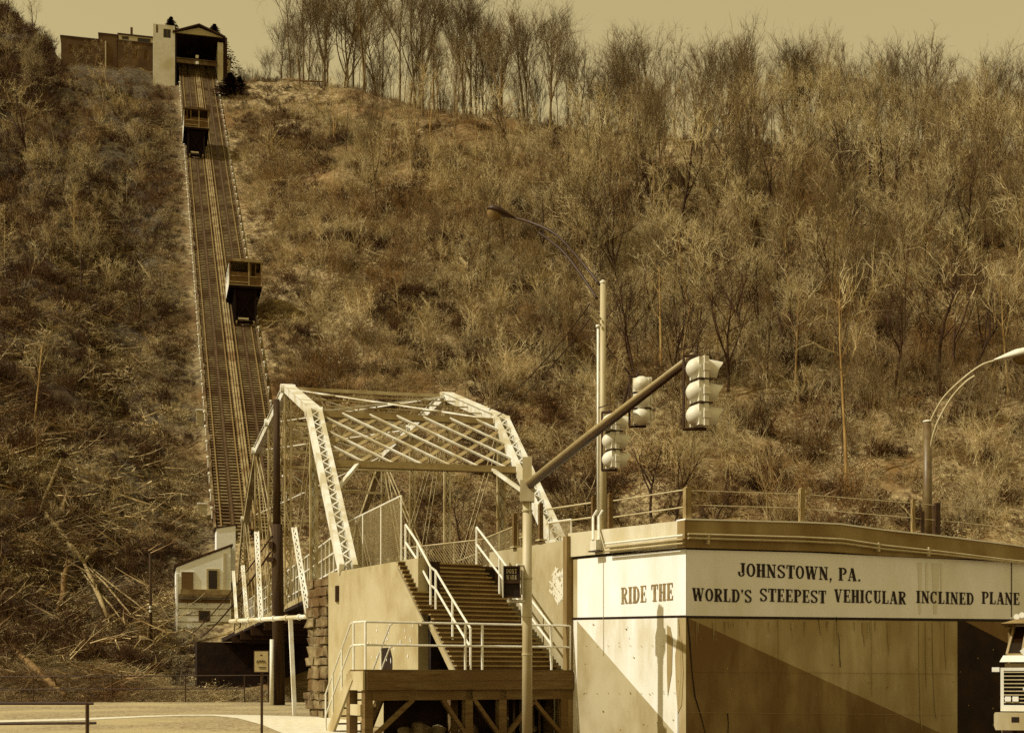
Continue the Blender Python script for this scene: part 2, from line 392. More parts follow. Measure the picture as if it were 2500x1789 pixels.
FOREST = [proto('f', grow(15, random.uniform(.2, .27), [1, 2, 1, 3, 2, 1, 2, 3, 1, 2][i], [10, 12][i % 2], [.7, .55, .85][i % 3], 5, 5, tw=.016, low=[.42, .5][i % 2], crook=.09, ub=.45), M[['bark_dk', 'bark_far', 'bark_dk'][i % 3]], M['twig']) for i in range(10)]
RIDGE = [proto('r', grow(15, random.uniform(.13, .21), [0, 1, 2, 2, 0, 1, 3, 1, 2, 1][i], [11, 14][i % 2], [.4, .6, .5, .75][i % 4], 7, 5, tw=.014, low=[.48, .55, .42][i % 3], crook=[.05, .09][i % 2], ub=.8), M['bark_far'], M['bark_far']) for i in range(10)]
DARKT = [proto('d', grow(12, .2, [2, 3, 1][i % 3], 8, [.9, .7][i % 2], 4, 4, crook=.15, tw=.016, low=.45), M['bark_dk'], M['twig' if i % 2 else 'bark_dk']) for i in range(6)]
POLE = [proto('p', grow(11, .11, 0, 7, .6, 4, 4, tw=.015, low=.52, crook=.05), M[['bark', 'bark_pale', 'bark_dk'][i % 3]], M['twig']) for i in range(6)]

def plant(kindlist, base, H, H0, label, group, name='bare_tree', rz=None, lean=(0, 0), sxy=None):
    tr_, cr = random.choice(kindlist); o = thing(name, label, 'tree', base, group)
    s = H / H0; sx = sxy or s * random.uniform(.8, 1.15); o.scale = (sx, sx, s)
    o.rotation_euler = (lean[0], lean[1], random.uniform(0, 6.28) if rz is None else rz)
    for n, me in (('trunk', tr_), ('crown', cr)):
        c = bpy.data.objects.new(n, me); COL.objects.link(c); c.parent = o
    return o

def zone(px, py):
    c = ('beyond the upper station' if px < 560 else 'between upper station and street lamp' if px < 1180 else 'above the tall street lamp' if px < 1500
         else 'above the hanging traffic signals' if px < 1850 else 'above the wall lettering' if px < 2200 else 'at the far right of the picture')
    return c
def blocked(x, y, r):
    l = track_lat(x, y); return -r - 1 < l < 8 + r and y < 320
ntree = 0
def crest_trees():
    global ntree
    n = 92
    for i in range(n):
        px = 690 + (2520 - 690) * (i + random.uniform(-1.3, 1.3)) / n
        dc, zc = crest(px); d = dc + random.choice([-7, -3, 0, 3, 7, 12]) + random.uniform(-2, 2)
        x = (px - 1250) / FPX * d; 
        if blocked(x, d, 3): continue
        tall = 22 if px < 1150 else 19.5 if px < 1450 else 16.5
        plant(RIDGE, (x, d, ground(x, d)), tall * random.choice([1.08, 1.0, .92, .8, .6, .98]) * random.uniform(.93, 1.06), 15,
              'tall bare tree on the ridge line, ' + zone(px, 0), 'ridge line trees ' + zone(px, 0)); ntree += 1
    for px, h in ((150, 5), (185, 6), (215, 4), (310, 5), (350, 6), (372, 5), (590, 5), (612, 6), (640, 5), (660, 8), (700, 11), (735, 12), (715, 9)):
        dc, zc = crest(px); d = dc + random.uniform(8, 16); x = (px - 1250) / FPX * d
        plant(RIDGE, (x, d, ground(x, d)), h * 1.15, 15, 'small faint bare tree on the skyline ' + ('behind the brick buildings' if px < 400 else 'just right of the upper station'),
              'small skyline trees ' + ('left' if px < 400 else 'right')); ntree += 1
def slope_trees():
    global ntree
    cells = []
    for (x0, x1, y0, y1, n, h0, h1, kinds, wd) in (
        (1640, 2540, 325, 450, 20, 11, 15, FOREST, 'upper'), (1380, 2540, 430, 600, 28, 13, 19, FOREST, 'upper'), (1300, 2540, 600, 760, 20, 10, 15, FOREST, 'middle'),
        (1180, 1450, 420, 640, 10, 8, 12, FOREST, 'upper'), (760, 1180, 270, 420, 14, 8, 12, POLE, 'upper'),
        (1500, 2540, 760, 950, 18, 7, 11, FOREST, 'middle'), (1080, 1500, 560, 900, 10, 6, 9, FOREST, 'middle'),
        (1450, 2540, 430, 1000, 24, 11, 16, DARKT, 'dark-limbed'), (1350, 2540, 430, 1000, 30, 11, 17, POLE, 'trunk'), (1450, 2500, 950, 1230, 12, 4, 7, POLE, 'lower'), (0, 400, 430, 800, 10, 6, 10, FOREST, 'left middle'), (0, 330, 850, 1250, 6, 4, 6, POLE, 'left lower'), (-40, 110, 30, 300, 12, 6, 10, FOREST, 'left upper')):
        for i in range(n):
            px = random.uniform(x0, x1); py = random.uniform(y0, y1); p = hit(px, py)
            if p is None or blocked(p.x, p.y, 3.5): continue
            if wd.startswith('left'): lab = 'slender bare tree in the brush left of the track, ' + ('low down' if 'lower' in wd else 'on the top spur' if 'upper' in wd else 'halfway up')
            elif wd == 'trunk': lab = 'tall slender bare tree with a long clear trunk, ' + zone(px, py)
            elif kinds is DARKT: lab = 'dark forked tree standing out against paler twigs, ' + zone(px, py)
            else: lab = ('bare tree' if kinds is FOREST else 'slender bare tree') + ' on the %s hillside ' % wd + zone(px, py)
            plant(kinds, p, random.uniform(h0, h1), 15 if kinds is FOREST else 12 if kinds is DARKT else 11, lab, wd + ' slope trees ' + zone(px, py)); ntree += 1
crest_trees(); slope_trees()
# trees one can tell apart: picture column and row of the foot, height, lean, label
for px, py, H, kinds, lean, lab in (
    (2310, 880, 0, None, 0, ''),
    (815, 1360, 0, None, 0, ''),
    (2068, 1200, 22, POLE, 0, 'tall pale bare tree standing alone on the lower slope left of the far street lamp'),
    (2372, 930, 13, DARKT, .22, 'dark leaning forked tree beside the head of the right street lamp'),
    (1236, 520, 11, POLE, 0, 'slim pale trunk rising above the head of the tall street lamp'),
    (1815, 560, 13, DARKT, -.1, 'dark crooked tree high on the slope above the traffic signals'),
    (1880, 540, 12, DARKT, 0, 'dark Y-shaped tree high on the slope above the lettering'),
    (2010, 500, 9, DARKT, 0, 'short dark tree with spreading crown on the upper slope'),
    (1580, 360, 10, DARKT, 0, 'dark fan-shaped tree just below the ridge above the signal arm'),
    (1242, 410, 13, DARKT, 0, 'dark wide-branched tree at the edge of the hillside path'),
    (955, 410, 9, POLE, 0, 'slim straight tree at the left part of the hillside path'),
    (1005, 425, 8.5, POLE, 0, 'slim straight tree beside the gap in the hillside path'),
    (850, 330, 6, POLE, 0, 'thin pale sapling above the pale clearing'),
    (2470, 560, 13, DARKT, 0, 'dark bushy tree at the right edge below the ridge'),
    (2060, 1000, 11, DARKT, 0, 'dark zigzag branched tree on the slope left of the right street lamp'),
    (1650, 1285, 8.5, DARKT, .05, 'dark forked tree rising behind the parapet corner'),
    (1590, 1290, 9.5, DARKT, -.22, 'dark leaning tree rising behind the parapet below the back-facing signal'),
    (1745, 1285, 6.5, DARKT, .25, 'low spreading dark tree right of the parapet corner'),
    (1130, 1440, 10, DARKT, 0, 'dark multi-stemmed tree seen through the bridge portal'),
    (1000, 1400, 6, DARKT, .1, 'small dark tree seen through the left half of the bridge portal'),
    (1300, 1300, 8, DARKT, .15, 'dark thin tree right of the bridge portal'),
    (1400, 1290, 7, DARKT, -.2, 'dark arching tree behind the tall street lamp pole'),
    (182, 640, 12, POLE, 0, 'slender pale tree at mid height left of the inclined track'),
    (85, 1060, 11, POLE, 0, 'thin pale tree at the far left above the fallen logs'),
    (60, 420, 14, DARKT, .1, 'dark leaning tree on the left spur below the skyline')):
    if kinds is None: continue
    p = hit(px, py)
    if p is None: continue
    k = p.y / 200
    plant(kinds, p, H, 12 if kinds is DARKT else 11, lab, None, rz=random.uniform(-.5, .5), lean=(0, lean)); ntree += 1

# spruces
def spruce(base, H, label):
    o = thing('spruce_tree', label, 'tree', base); MB().tube([(0, 0, -.5), (0, 0, H * .97)], [H * .022, .02], 6).build('trunk', M['bark_dk'], None).parent = o
    mb = MB(); n = int(H * 40)
    for i in range(n):
        f = (i + random.random()) / n; z = H * (.1 + .9 * f); L = H * .36 * (1 - f) ** .8 * random.uniform(.6, 1.15) + .12; a = random.uniform(0, 6.28)
        d = Vector((math.cos(a), math.sin(a), -.25)); p0 = Vector((0, 0, z))
        for k in range(6):
            q = p0 + d * L * (k + 1) / 6; s_ = Vector((-math.sin(a), math.cos(a), 0)) * (.30 * (1 - k / 7)) * random.uniform(.7, 1.3)
            mb.add([q - d * .35, q + s_ - Z * .14, q + d * .16, q - s_ - Z * .14], [(0, 1, 2), (0, 2, 3)])
    c = mb.build('crown', M['needle']); c.parent = o; return o

# ------------------------------------------------------------------ brush and far trees as ground cover (instanced)
tmpl = bpy.data.collections.new('brush_templates')      # not linked to the scene
def bush(n, H, sp, nt, twr, up=.15, tilt=0):
    t = Tree()
    for i in range(n):
        a = random.uniform(0, 6.28); p = Vector((math.cos(a), math.sin(a), 0)) * random.uniform(0, sp * .4) - Z * .2
        d = Z + Vector((math.cos(a), math.sin(a), 0)) * random.uniform(0, sp / H * 1.1) + Vector((tilt, 0, 0))
        L = H * random.uniform(.55, 1.1); b, _ = t.limb(p, d, L, twr * 1.7, 0, 2, 3, .2, up * .3)
        for j in range(nt):
            p2, d2 = pick(b, random.uniform(.2, 1)); c, _ = t.limb(p2, d2 + rv(.95) + Z * up, L * random.uniform(.25, .5), twr, 0, 2, 2, .25, up)
            p3, d3 = pick(c, random.uniform(.2, .9)); t.limb(p3, d3 + rv(1.0) + Z * up, L * .25, twr * .8, 0, 2, 1, .1, up)
    return t.mesh(0)
def slash(n, R_, L0, r):
    t = Tree()
    for i in range(n):
        p = Vector((random.uniform(-R_, R_), random.uniform(-R_, R_), random.uniform(0, .7))); a = random.uniform(0, 6.28)
        b, _ = t.limb(p, Vector((math.cos(a), math.sin(a), random.uniform(-.1, .45))), L0 * random.uniform(.4, 1.3), r * random.uniform(.6, 1.6), 0, 2, 3, .15, 0)
        for j in range(4):
            p2, d2 = pick(b, random.uniform(.1, .9)); t.limb(p2, d2 + rv(.9), L0 * random.uniform(.1, .4), r * .5, 0, 2, 1, .1, 0)
    return t.mesh(0)
def leafy(n, R_, H, s):
    mb = MB()
    for i in range(n):
        a = random.uniform(0, 6.28); q = R_ * math.sqrt(random.random()); p = Vector((q * math.cos(a), q * math.sin(a), random.uniform(0, H) * (1 - (q / R_) ** 2 * .6)))
        u = rv(1).normalized() * s * random.uniform(.5, 1.3); v = rv(1).normalized() * s * random.uniform(.3, .9)
        mb.add([p - u, p + v, p + u], [(0, 1, 2)])
    return mb
def T_(mb, m, nm):
    me = bpy.data.meshes.new(nm); me.from_pydata(mb.v, [], mb.f); me.materials.append(m)
    o = bpy.data.objects.new(nm, me); tmpl.objects.link(o); return o
# sorted by name: index = order
for i in range(4): T_(bush(10, 2.1, 2.3, 10, .017, up=.05), M['brush'], 'a%d' % i)          # 0-3 light upright
for i in range(2): T_(bush(18, 1.9, 2.2, 9, .024, up=.05), M['brush_dk'], 'b%d' % i)        # 4-5 dark
for i in range(3): T_(slash(20, 1.7, 1.8, .026), M['dead'], 'c%d' % i)             # 6-8 slash
for i in range(3): T_(leafy(420, 1.8, .8, .13), M['leaf'], 'd%d' % i)              # 9-11 leafy mounds
for i in range(2): T_(bush(7, 4.4, 1.8, 12, .018), M['brush'], 'e%d' % i)           # 12-13 saplings
for i in range(3): T_(slash(9, 2.6, 4.2, .07), M['dead'], 'f%d' % i)             # 14-16 cut branches
def scatter(name, pts, coll):
    me = bpy.data.meshes.new(name); me.from_pydata([p[0] for p in pts], [], [])
    a = me.attributes.new('rot', 'FLOAT_VECTOR', 'POINT'); a.data.foreach_set('vector', [c for p in pts for c in p[1]])
    a = me.attributes.new('scl', 'FLOAT_VECTOR', 'POINT'); a.data.foreach_set('vector', [c for p in pts for c in p[2]])
    a = me.attributes.new('idx', 'INT', 'POINT'); a.data.foreach_set('value', [p[3] for p in pts])
    o = bpy.data.objects.new(name, me); COL.objects.link(o)
    ng = bpy.data.node_groups.new(name, 'GeometryNodeTree')
    ng.interface.new_socket('Geometry', in_out='INPUT', socket_type='NodeSocketGeometry'); ng.interface.new_socket('Geometry', in_out='OUTPUT', socket_type='NodeSocketGeometry')
    N = ng.nodes; gi = N.new('NodeGroupInput'); go = N.new('NodeGroupOutput'); ip = N.new('GeometryNodeInstanceOnPoints')
    ci = N.new('GeometryNodeCollectionInfo'); ci.inputs[0].default_value = coll; ci.inputs['Separate Children'].default_value = True; ci.inputs['Reset Children'].default_value = True
    def attr(n, ty):
        q = N.new('GeometryNodeInputNamedAttribute'); q.data_type = ty; q.inputs[0].default_value = n; return q.outputs[0]
    er = N.new('FunctionNodeEulerToRotation'); L = ng.links
    L.new(gi.outputs[0], ip.inputs['Points']); L.new(ci.outputs[0], ip.inputs['Instance']); ip.inputs['Pick Instance'].default_value = True
    L.new(attr('idx', 'INT'), ip.inputs['Instance Index']); L.new(attr('rot', 'FLOAT_VECTOR'), er.inputs[0]); L.new(er.outputs[0], ip.inputs['Rotation'])
    L.new(attr('scl', 'FLOAT_VECTOR'), ip.inputs['Scale']); L.new(ip.outputs[0], go.inputs[0])
    o.modifiers.new('scatter', 'NODES').node_group = ng
    return tag(o, None, None, kind='stuff')
pts = []
def put(px, py, x, y, small=1):
    z = ground(x, y); q = noise.noise(Vector((x / 14, y / 14, 9))); q2 = noise.noise(Vector((x / 6, y / 6, 3)))
    lat = track_lat(x, y)
    if -1.2 < lat < 8.2 and y > 118: return
    near = max(-1.2 - lat, lat - 8.2)
    r = random.random(); s = random.uniform(.65, 1.25) * small
    if abs(y - 238 - 4 * math.sin(x / 17)) < 5.5 and (1150 < px < 1700 or 740 < px < 850 or 940 < px < 1070) and r < .8: return
    edge = y > crest(px)[0] - 22 and px > 135
    left = lat < 0
    if not left and px > 1500 and py > 950 and r < .45: return
    if left and (r < .16 or (px < 140 and py < 300 and r < .55)): k = random.choice([4, 5]); s *= 1.2 if px > 140 else 1.6
    elif left and py > 560: k = random.choice([6, 7, 8, 6, 7, 9, 10, 11]) if r < .72 else random.choice([0, 1, 2, 3]) if r < .86 else random.choice([4, 5])
    elif left: k = random.choice([0, 1, 2, 3, 12]) if r < .5 + q * .4 else random.choice([4, 5]) if r < .62 + q * .3 else random.choice([6, 7, 8, 9, 10, 11])
    elif py > 1000 and px < 1400: k = random.choice([6, 7, 9, 10, 0, 1, 2, 11])
    else: k = (random.choice([0, 1, 2, 3]) if r < .45 + q * .7 else random.choice([6, 7, 8, 9, 10, 11, 9]) if r < .86 else random.choice([12, 13]) if r < .93 else random.choice([4, 5]))
    if q2 < -.42 and r < .7: k = random.choice([4, 5])
    if edge:
        s *= .55
        if k > 11: k = random.choice([9, 10, 1])
    if q2 + .6 * q < -.27 and r < .8: k = random.choice([4, 5]); s *= .85  # dark bushes massed here stand in for shadowed hollows
    if k < 6 or k > 11:
        if near < 5: s *= .35 + .13 * near
        if left: s *= .8
    pts.append(((x, y, z - .05), (random.uniform(-.12, .12) + (.5 if 6 <= k <= 11 else .15), random.uniform(-.12, .12), random.uniform(0, 6.28)) if k >= 6 and k <= 11 else (random.uniform(-.1, .1), random.uniform(-.1, .1), random.uniform(0, 6.28)),
                (s * 1.1, s * 1.1, s * random.uniform(.75, 1.2)), k))
n = 0
while n < 17000:
    y = 118 + (random.random() ** .9) * 235; px = random.uniform(-80, 2580); x = (px - 1250) / FPX * y
    dc, zc = crest(px)
    if y > dc + 8: continue
    z = ground(x, y); py = HOR - (z - EYE) / y * FPX
    if px > 1420 and py > 1330: continue
    if px > 130 and y > 334: continue
    if y > 275 and 120 < px < 420 and y > dc - 6: continue
    put(px, py, x, y); n += 1
for i in range(2600):   # near bank, left of the lower station
    y = random.uniform(101, 127); px = random.uniform(-60, 800); x = (px - 1250) / FPX * y
    if px > 405 and y > 110 and track_lat(x, y) < 9: continue
    k = random.choice([6, 7, 8, 9, 10, 11, 9, 10]); s = random.uniform(.3, .62)
    pts.append(((x, y, ground(x, y)), (random.uniform(0, .5), random.uniform(-.2, .2), random.uniform(0, 6.28)), (s, s, s), k))
for i in range(1100):
    y = random.uniform(101, 112.5); px = random.uniform(250, 820); x = (px - 1250) / FPX * y; s = random.uniform(.18, .42)
    pts.append(((x, y, ground(x, y)), (random.uniform(0, .6), random.uniform(-.2, .2), random.uniform(0, 6.28)), (s, s, s), random.choice([6, 7, 8, 9, 10, 11])))
for i in range(2600):
    y = random.uniform(140, 290); a = random.uniform(8.1, 15) if random.random() < .6 else random.uniform(-7, -1.2); x = xl(y) + .9691 * a; yy = y + .2465 * a; s = random.uniform(.2, .5)
    pts.append(((x, yy, ground(x, yy)), (random.uniform(0, .6), random.uniform(-.2, .2), random.uniform(0, 6.28)), (s, s, s * 1.2), random.choice([6, 7, 8, 9, 10, 11, 0, 1, 4])))
for i in range(130):
    px = random.uniform(-60, 415); py = random.uniform(850, 1700) if random.random() < .85 else random.uniform(600, 900); p = hit(px, py)
    if p is None or blocked(p.x, p.y, 3): continue
    s = random.uniform(.5, 1.0); pts.append(((p.x, p.y, p.z + .35), (random.uniform(.1, .6), random.uniform(-.2, .2), random.uniform(0, 6.28)), (s, s, s), random.choice([14, 15, 16])))
m_ = 0
while m_ < 9000:   # low litter, twigs and leaf heaps everywhere, right up to the track
    y = 104 + (random.random() ** 1.0) * 200; px = random.uniform(-60, 1500 if y > 128 else 800); x = (px - 1250) / FPX * y; lat = track_lat(x, y)
    if y > crest(px)[0] + 3: continue
    if y > 112 and (-2 < lat < 8 or (y < 127 and px > 405 and lat < 9)): continue
    if y > 120 and -.9 < lat < 7.9: continue
    if y > 128 and px > 1500 and random.random() < .5: continue
    k = random.choice([6, 7, 8, 9, 10, 11]); s = random.uniform(.22, .55) * (.7 if lat < 0 and y < 127 else 1)
    pts.append(((x, y, ground(x, y)), (random.uniform(0, .6), random.uniform(-.2, .2), random.uniform(0, 6.28)), (s, s, s), k)); m_ += 1
scatter('hillside_brush', pts, tmpl)
tcol = bpy.data.collections.new('tree_templates')
for i in range(4):
    me = bpy.data.meshes.new('ft'); tm = grow(15, .13, i % 2, 11, .45, 5, 4, tw=.018, low=.45, ub=1); a = tm.mesh(0); b = tm.mesh(1); a.add(b.v, b.f)
    me.from_pydata(a.v, [], a.f); me.materials.append(M['bark_far']); o = bpy.data.objects.new('t%d' % i, me); tcol.objects.link(o)
for i in range(3):
    me = bpy.data.meshes.new('fs'); tm = grow(9, .06, 0, 9, .55, 5, 4, tw=.018, low=.25); a = tm.mesh(0); b = tm.mesh(1); a.add(b.v, b.f)
    me.from_pydata(a.v, [], a.f); me.materials.append(M['brush']); o = bpy.data.objects.new('u%d' % i, me); tcol.objects.link(o)
pt2 = []
for i in range(210):   # wood behind the ridge
    px = random.uniform(740, 2560); dc, zc = crest(px); y = dc + random.uniform(2, 40); x = (px - 1250) / FPX * y
    s = random.uniform(.75, 1.05); pt2.append(((x, y, ground(x, y)), (0, 0, random.uniform(0, 6.28)), (s * .9, s * .9, s), random.choice([0, 1, 2, 3])))
for i in range(70):
    px = random.uniform(560, 720); dc, zc = crest(px); y = dc + random.uniform(6, 30); x = (px - 1250) / FPX * y
    s = random.uniform(.3, .45); pt2.append(((x, y, ground(x, y)), (0, 0, random.uniform(0, 6.28)), (s, s, s), random.choice([0, 1, 2, 3])))
for i in range(1150):
    px = random.uniform(900, 2560); py = random.uniform(330, 1180)
    if random.random() > (.25 + .75 * sm(1250, 1900, px)) * (1 - .6 * sm(600, 1000, py)): continue
    p = hit(px, py)
    if p is None or blocked(p.x, p.y, 3): continue
    s = random.uniform(.6, 1.35) * (1 - .45 * sm(500, 1000, py)); pt2.append((tuple(p), (0, 0, random.uniform(0, 6.28)), (s, s, s), random.choice([4, 5, 6, 4, 5, 6, 0, 1])))
for i in range(60):
    px = random.uniform(-60, 330); py = random.uniform(120, 700); p = hit(px, py)
    if p is None or blocked(p.x, p.y, 4): continue
    s = random.uniform(.45, .8); pt2.append((tuple(p), (0, .15, random.uniform(0, 6.28)), (s * 1.2, s * 1.2, s), random.choice([4, 5, 6])))
scatter('far_woodland', pt2, tcol)

# fallen logs
LOGS = [((110, 1291), (207, 1415), .34, 'thick pale fallen trunk, upper half of the long trunk slanting down right'), ((207, 1415), (262, 1536), .22, 'pale trunk running down right to a pointed foot, left of the thin utility pole'),
        ((149, 1142), (96, 1280), .17, 'thin broken trunk standing above the crossed logs'), ((165, 1211), (151, 1285), .24, 'short upright snag above the crossed logs'),
        ((190, 1263), (158, 1291), .2, 'short stub log above the thick fallen trunk'), ((237, 1368), (204, 1401), .2, 'short stub crossing the long trunk at its middle'),
        ((171, 1395), (140, 1522), .27, 'grey log leaning down left from the crossing'), ((143, 1467), (105, 1489), .17, 'bent grey branch at far left below the crossing'),
        ((176, 1186), (408, 1274), .13, 'thin long pole lying across the slope'), ((132, 1054), (-10, 1175), .3, 'thick dark fallen trunk at the left edge halfway up'),
        ((308, 1577), (165, 1602), .25, 'dark log lying level above the dark fence'), ((33, 1602), (160, 1712), .32, 'thick fallen trunk behind the dark fence at far left'),
        ((212, 1412), (330, 1539), .09, 'highest of the thin parallel poles sliding down right'), ((200, 1425), (300, 1540), .08, 'lower thin parallel pole sliding down right'), ((225, 1412), (380, 1540), .08, 'longest thin parallel pole sliding down right'),
        ((0, 1590), (60, 1600), .2, 'short level log at the left edge above the fence'), ((60, 1700), (90, 1660), .12, 'pale forked stick behind the left fence post'), ((380, 1560), (420, 1572), .2, 'short pale log left of the concrete pier'),
        ((315, 750), (250, 800), .14, 'grey log on the shadowy slope left of the track'), ((60, 880), (120, 868), .12, 'grey log high at far left'), ((150, 720), (230, 700), .14, 'grey log across the left slope at mid height'),
        ((1020, 735), (1065, 790), .13, 'pale broken trunk on the slope right of the lower incline car'), ((885, 622), (972, 660), .12, 'pale log lying above the lower incline car'),
        ((1248, 768), (1275, 812), .12, 'short pale fallen stick left of the tall lamp pole'), ((2160, 1215), (2230, 1290), .1, 'pale fallen pole on the slope behind the far lamp'),
        ((335, 655), (375, 710), .09, 'pale bent stick left of the inclined track'), ((270, 1010), (300, 930), .1, 'pale slanting broken branch above the fallen logs'),
        ((1560, 860), (1600, 900), .09, 'short pale stick between tall pole and signals'), ((690, 205), (790, 212), .18, 'dark log on the skyline right of the upper station')]
for (a, b), (c, d), r, lab in LOGS:
    p = hit(a, b); q = hit(c, d)
    if p is None or q is None: continue
    if (p - q).length > 16: q = p + (q - p).normalized() * 16
    mid = (p + q) / 2 + rv(.2); n0 = max(ground(mid.x, mid.y), mid.z)
    mb = MB(); dd = q - p; up = Z * (r * .9 + (.75 if 'fence' not in lab else .2))
    mb.tube([p + up, p + dd * .35 + up + rv(.15), p + dd * .7 + up + rv(.15), q + up], [r * .7, r, r, r * .6], 7)
    for k in range(4):
        s_ = p + dd * random.uniform(.1, .9) + up; mb.tube([s_, s_ + rv(1) * .9 + Z * .5], [r * .35, r * .12], 4)
    o = mb.build('fallen_log', M['log_dk' if ('fence' in lab or 'dark' in lab or 'grey' in lab) else 'log'], smooth=True); tag(o, lab, 'log')
for px, py, r, lab in ((280, 925, .35, 'pale tree stump on the slope left of the track'), (240, 965, .25, 'small pale stump low on the left slope'), (352, 1588, .5, 'broad dark stump beside the thin utility pole')):
    p = hit(px, py); mb = MB(); mb.tube([p - Z * .4, p + Z * .3, p + Z * r * 2.4], [r * 1.5, r, r * .9], 9); tag(mb.build('tree_stump', M['log']), lab, 'stump')

# ------------------------------------------------------------------ inclined track
def tr(a, y, h=0): return Vector((xl(y) + .9691 * a, y + .2465 * a, .71 * y - 83.8 + h))
TK = thing('inclined_track', 'long steep double railway track climbing the hillside to the station', 'railway', tr(3.5, 141))
mb = MB(); y = 140.6; UPN = Vector((T.x, T.y, .688)).normalized().cross(NN) * -1
while y < 303:
    a0, a1 = 0, 7; j = random.uniform(-.1, .1)
    mb.bar(tr(.05 + j, y, -.1), tr(3.1, y, -.1), .26, .2, UPN); mb.bar(tr(3.9, y, -.1), tr(6.95 + j, y, -.1), .26, .2, UPN); y += .55
mb.build('tie_deck', M['tie'], TK)
for a in (.5, 2.75, 4.25, 6.45):
    MB().bar(tr(a, 140.5, .08), tr(a, 304, .08), .13, .16, UPN).build('rail', M['steel_rail'], TK)
for a in (1.45, 1.8, 5.2, 5.55):
    MB().bar(tr(a, 140.5, .03), tr(a, 304, .03), .07, .07, UPN).build('haul_cable', M['dkmetal'], TK)
for a in (1.62, 5.38):
    MB().bar(tr(a, 140.5, .004), tr(a, 304, .004), .42, .03, UPN).build('oily_strip', M['oil'], TK)
for a in (3.2, 3.5, 3.8):
    MB().bar(tr(a, 140.5, .05), tr(a, 304, .05), .2, .26, UPN).build('centre_board', M['trackmid'], TK)
for a in (-.12, 7.12):
    MB().bar(tr(a, 140.5, -.1), tr(a, 303, -.1), .22, .5, UPN).build('edge_beam', M['tie'], TK)
for a in (1.0, 3.5, 6.0):
    MB().bar(tr(a, 140.5, -.45), tr(a, 303, -.45), .3, .45, UPN).build('stringer', M['soot'], TK)
lp = MB(); lp.bar((0, 0, -.45), (0, 0, .45), .09, .09); lp.tube([(0, 0, .42), (0, 0, .52), (0, 0, .68), (0, 0, .74)], [.08, .17, .17, .06], 6)
lo = lp.build('edge_lamp', M['bulb'], TK); first = True
for a, y0 in ((-.32, 143), (7.32, 146)):
    for i in range(48):
        y = y0 + i * 3.05
        if y > 291: break
        o = lo if first else lo.copy()
        if not first: COL.objects.link(o)
        first = False; o.location = tr(a, y)
y = 143; bent = None
while y < 296:
    p = tr(0, y, 0)
    if bent is None:
        m2 = MB()
        for a in (.2, 3.5, 6.8): m2.bar(NN * a + Z * -3.4, NN * a + Z * -.7, .28, .28)
        m2.bar(Z * -.6 - NN * .3, NN * 7.3 - Z * .6, .3, .3); bent = m2.build('trestle_bent', M['soot'], TK); o = bent
    else: o = bent.copy(); COL.objects.link(o)
    o.location = p; y += 9
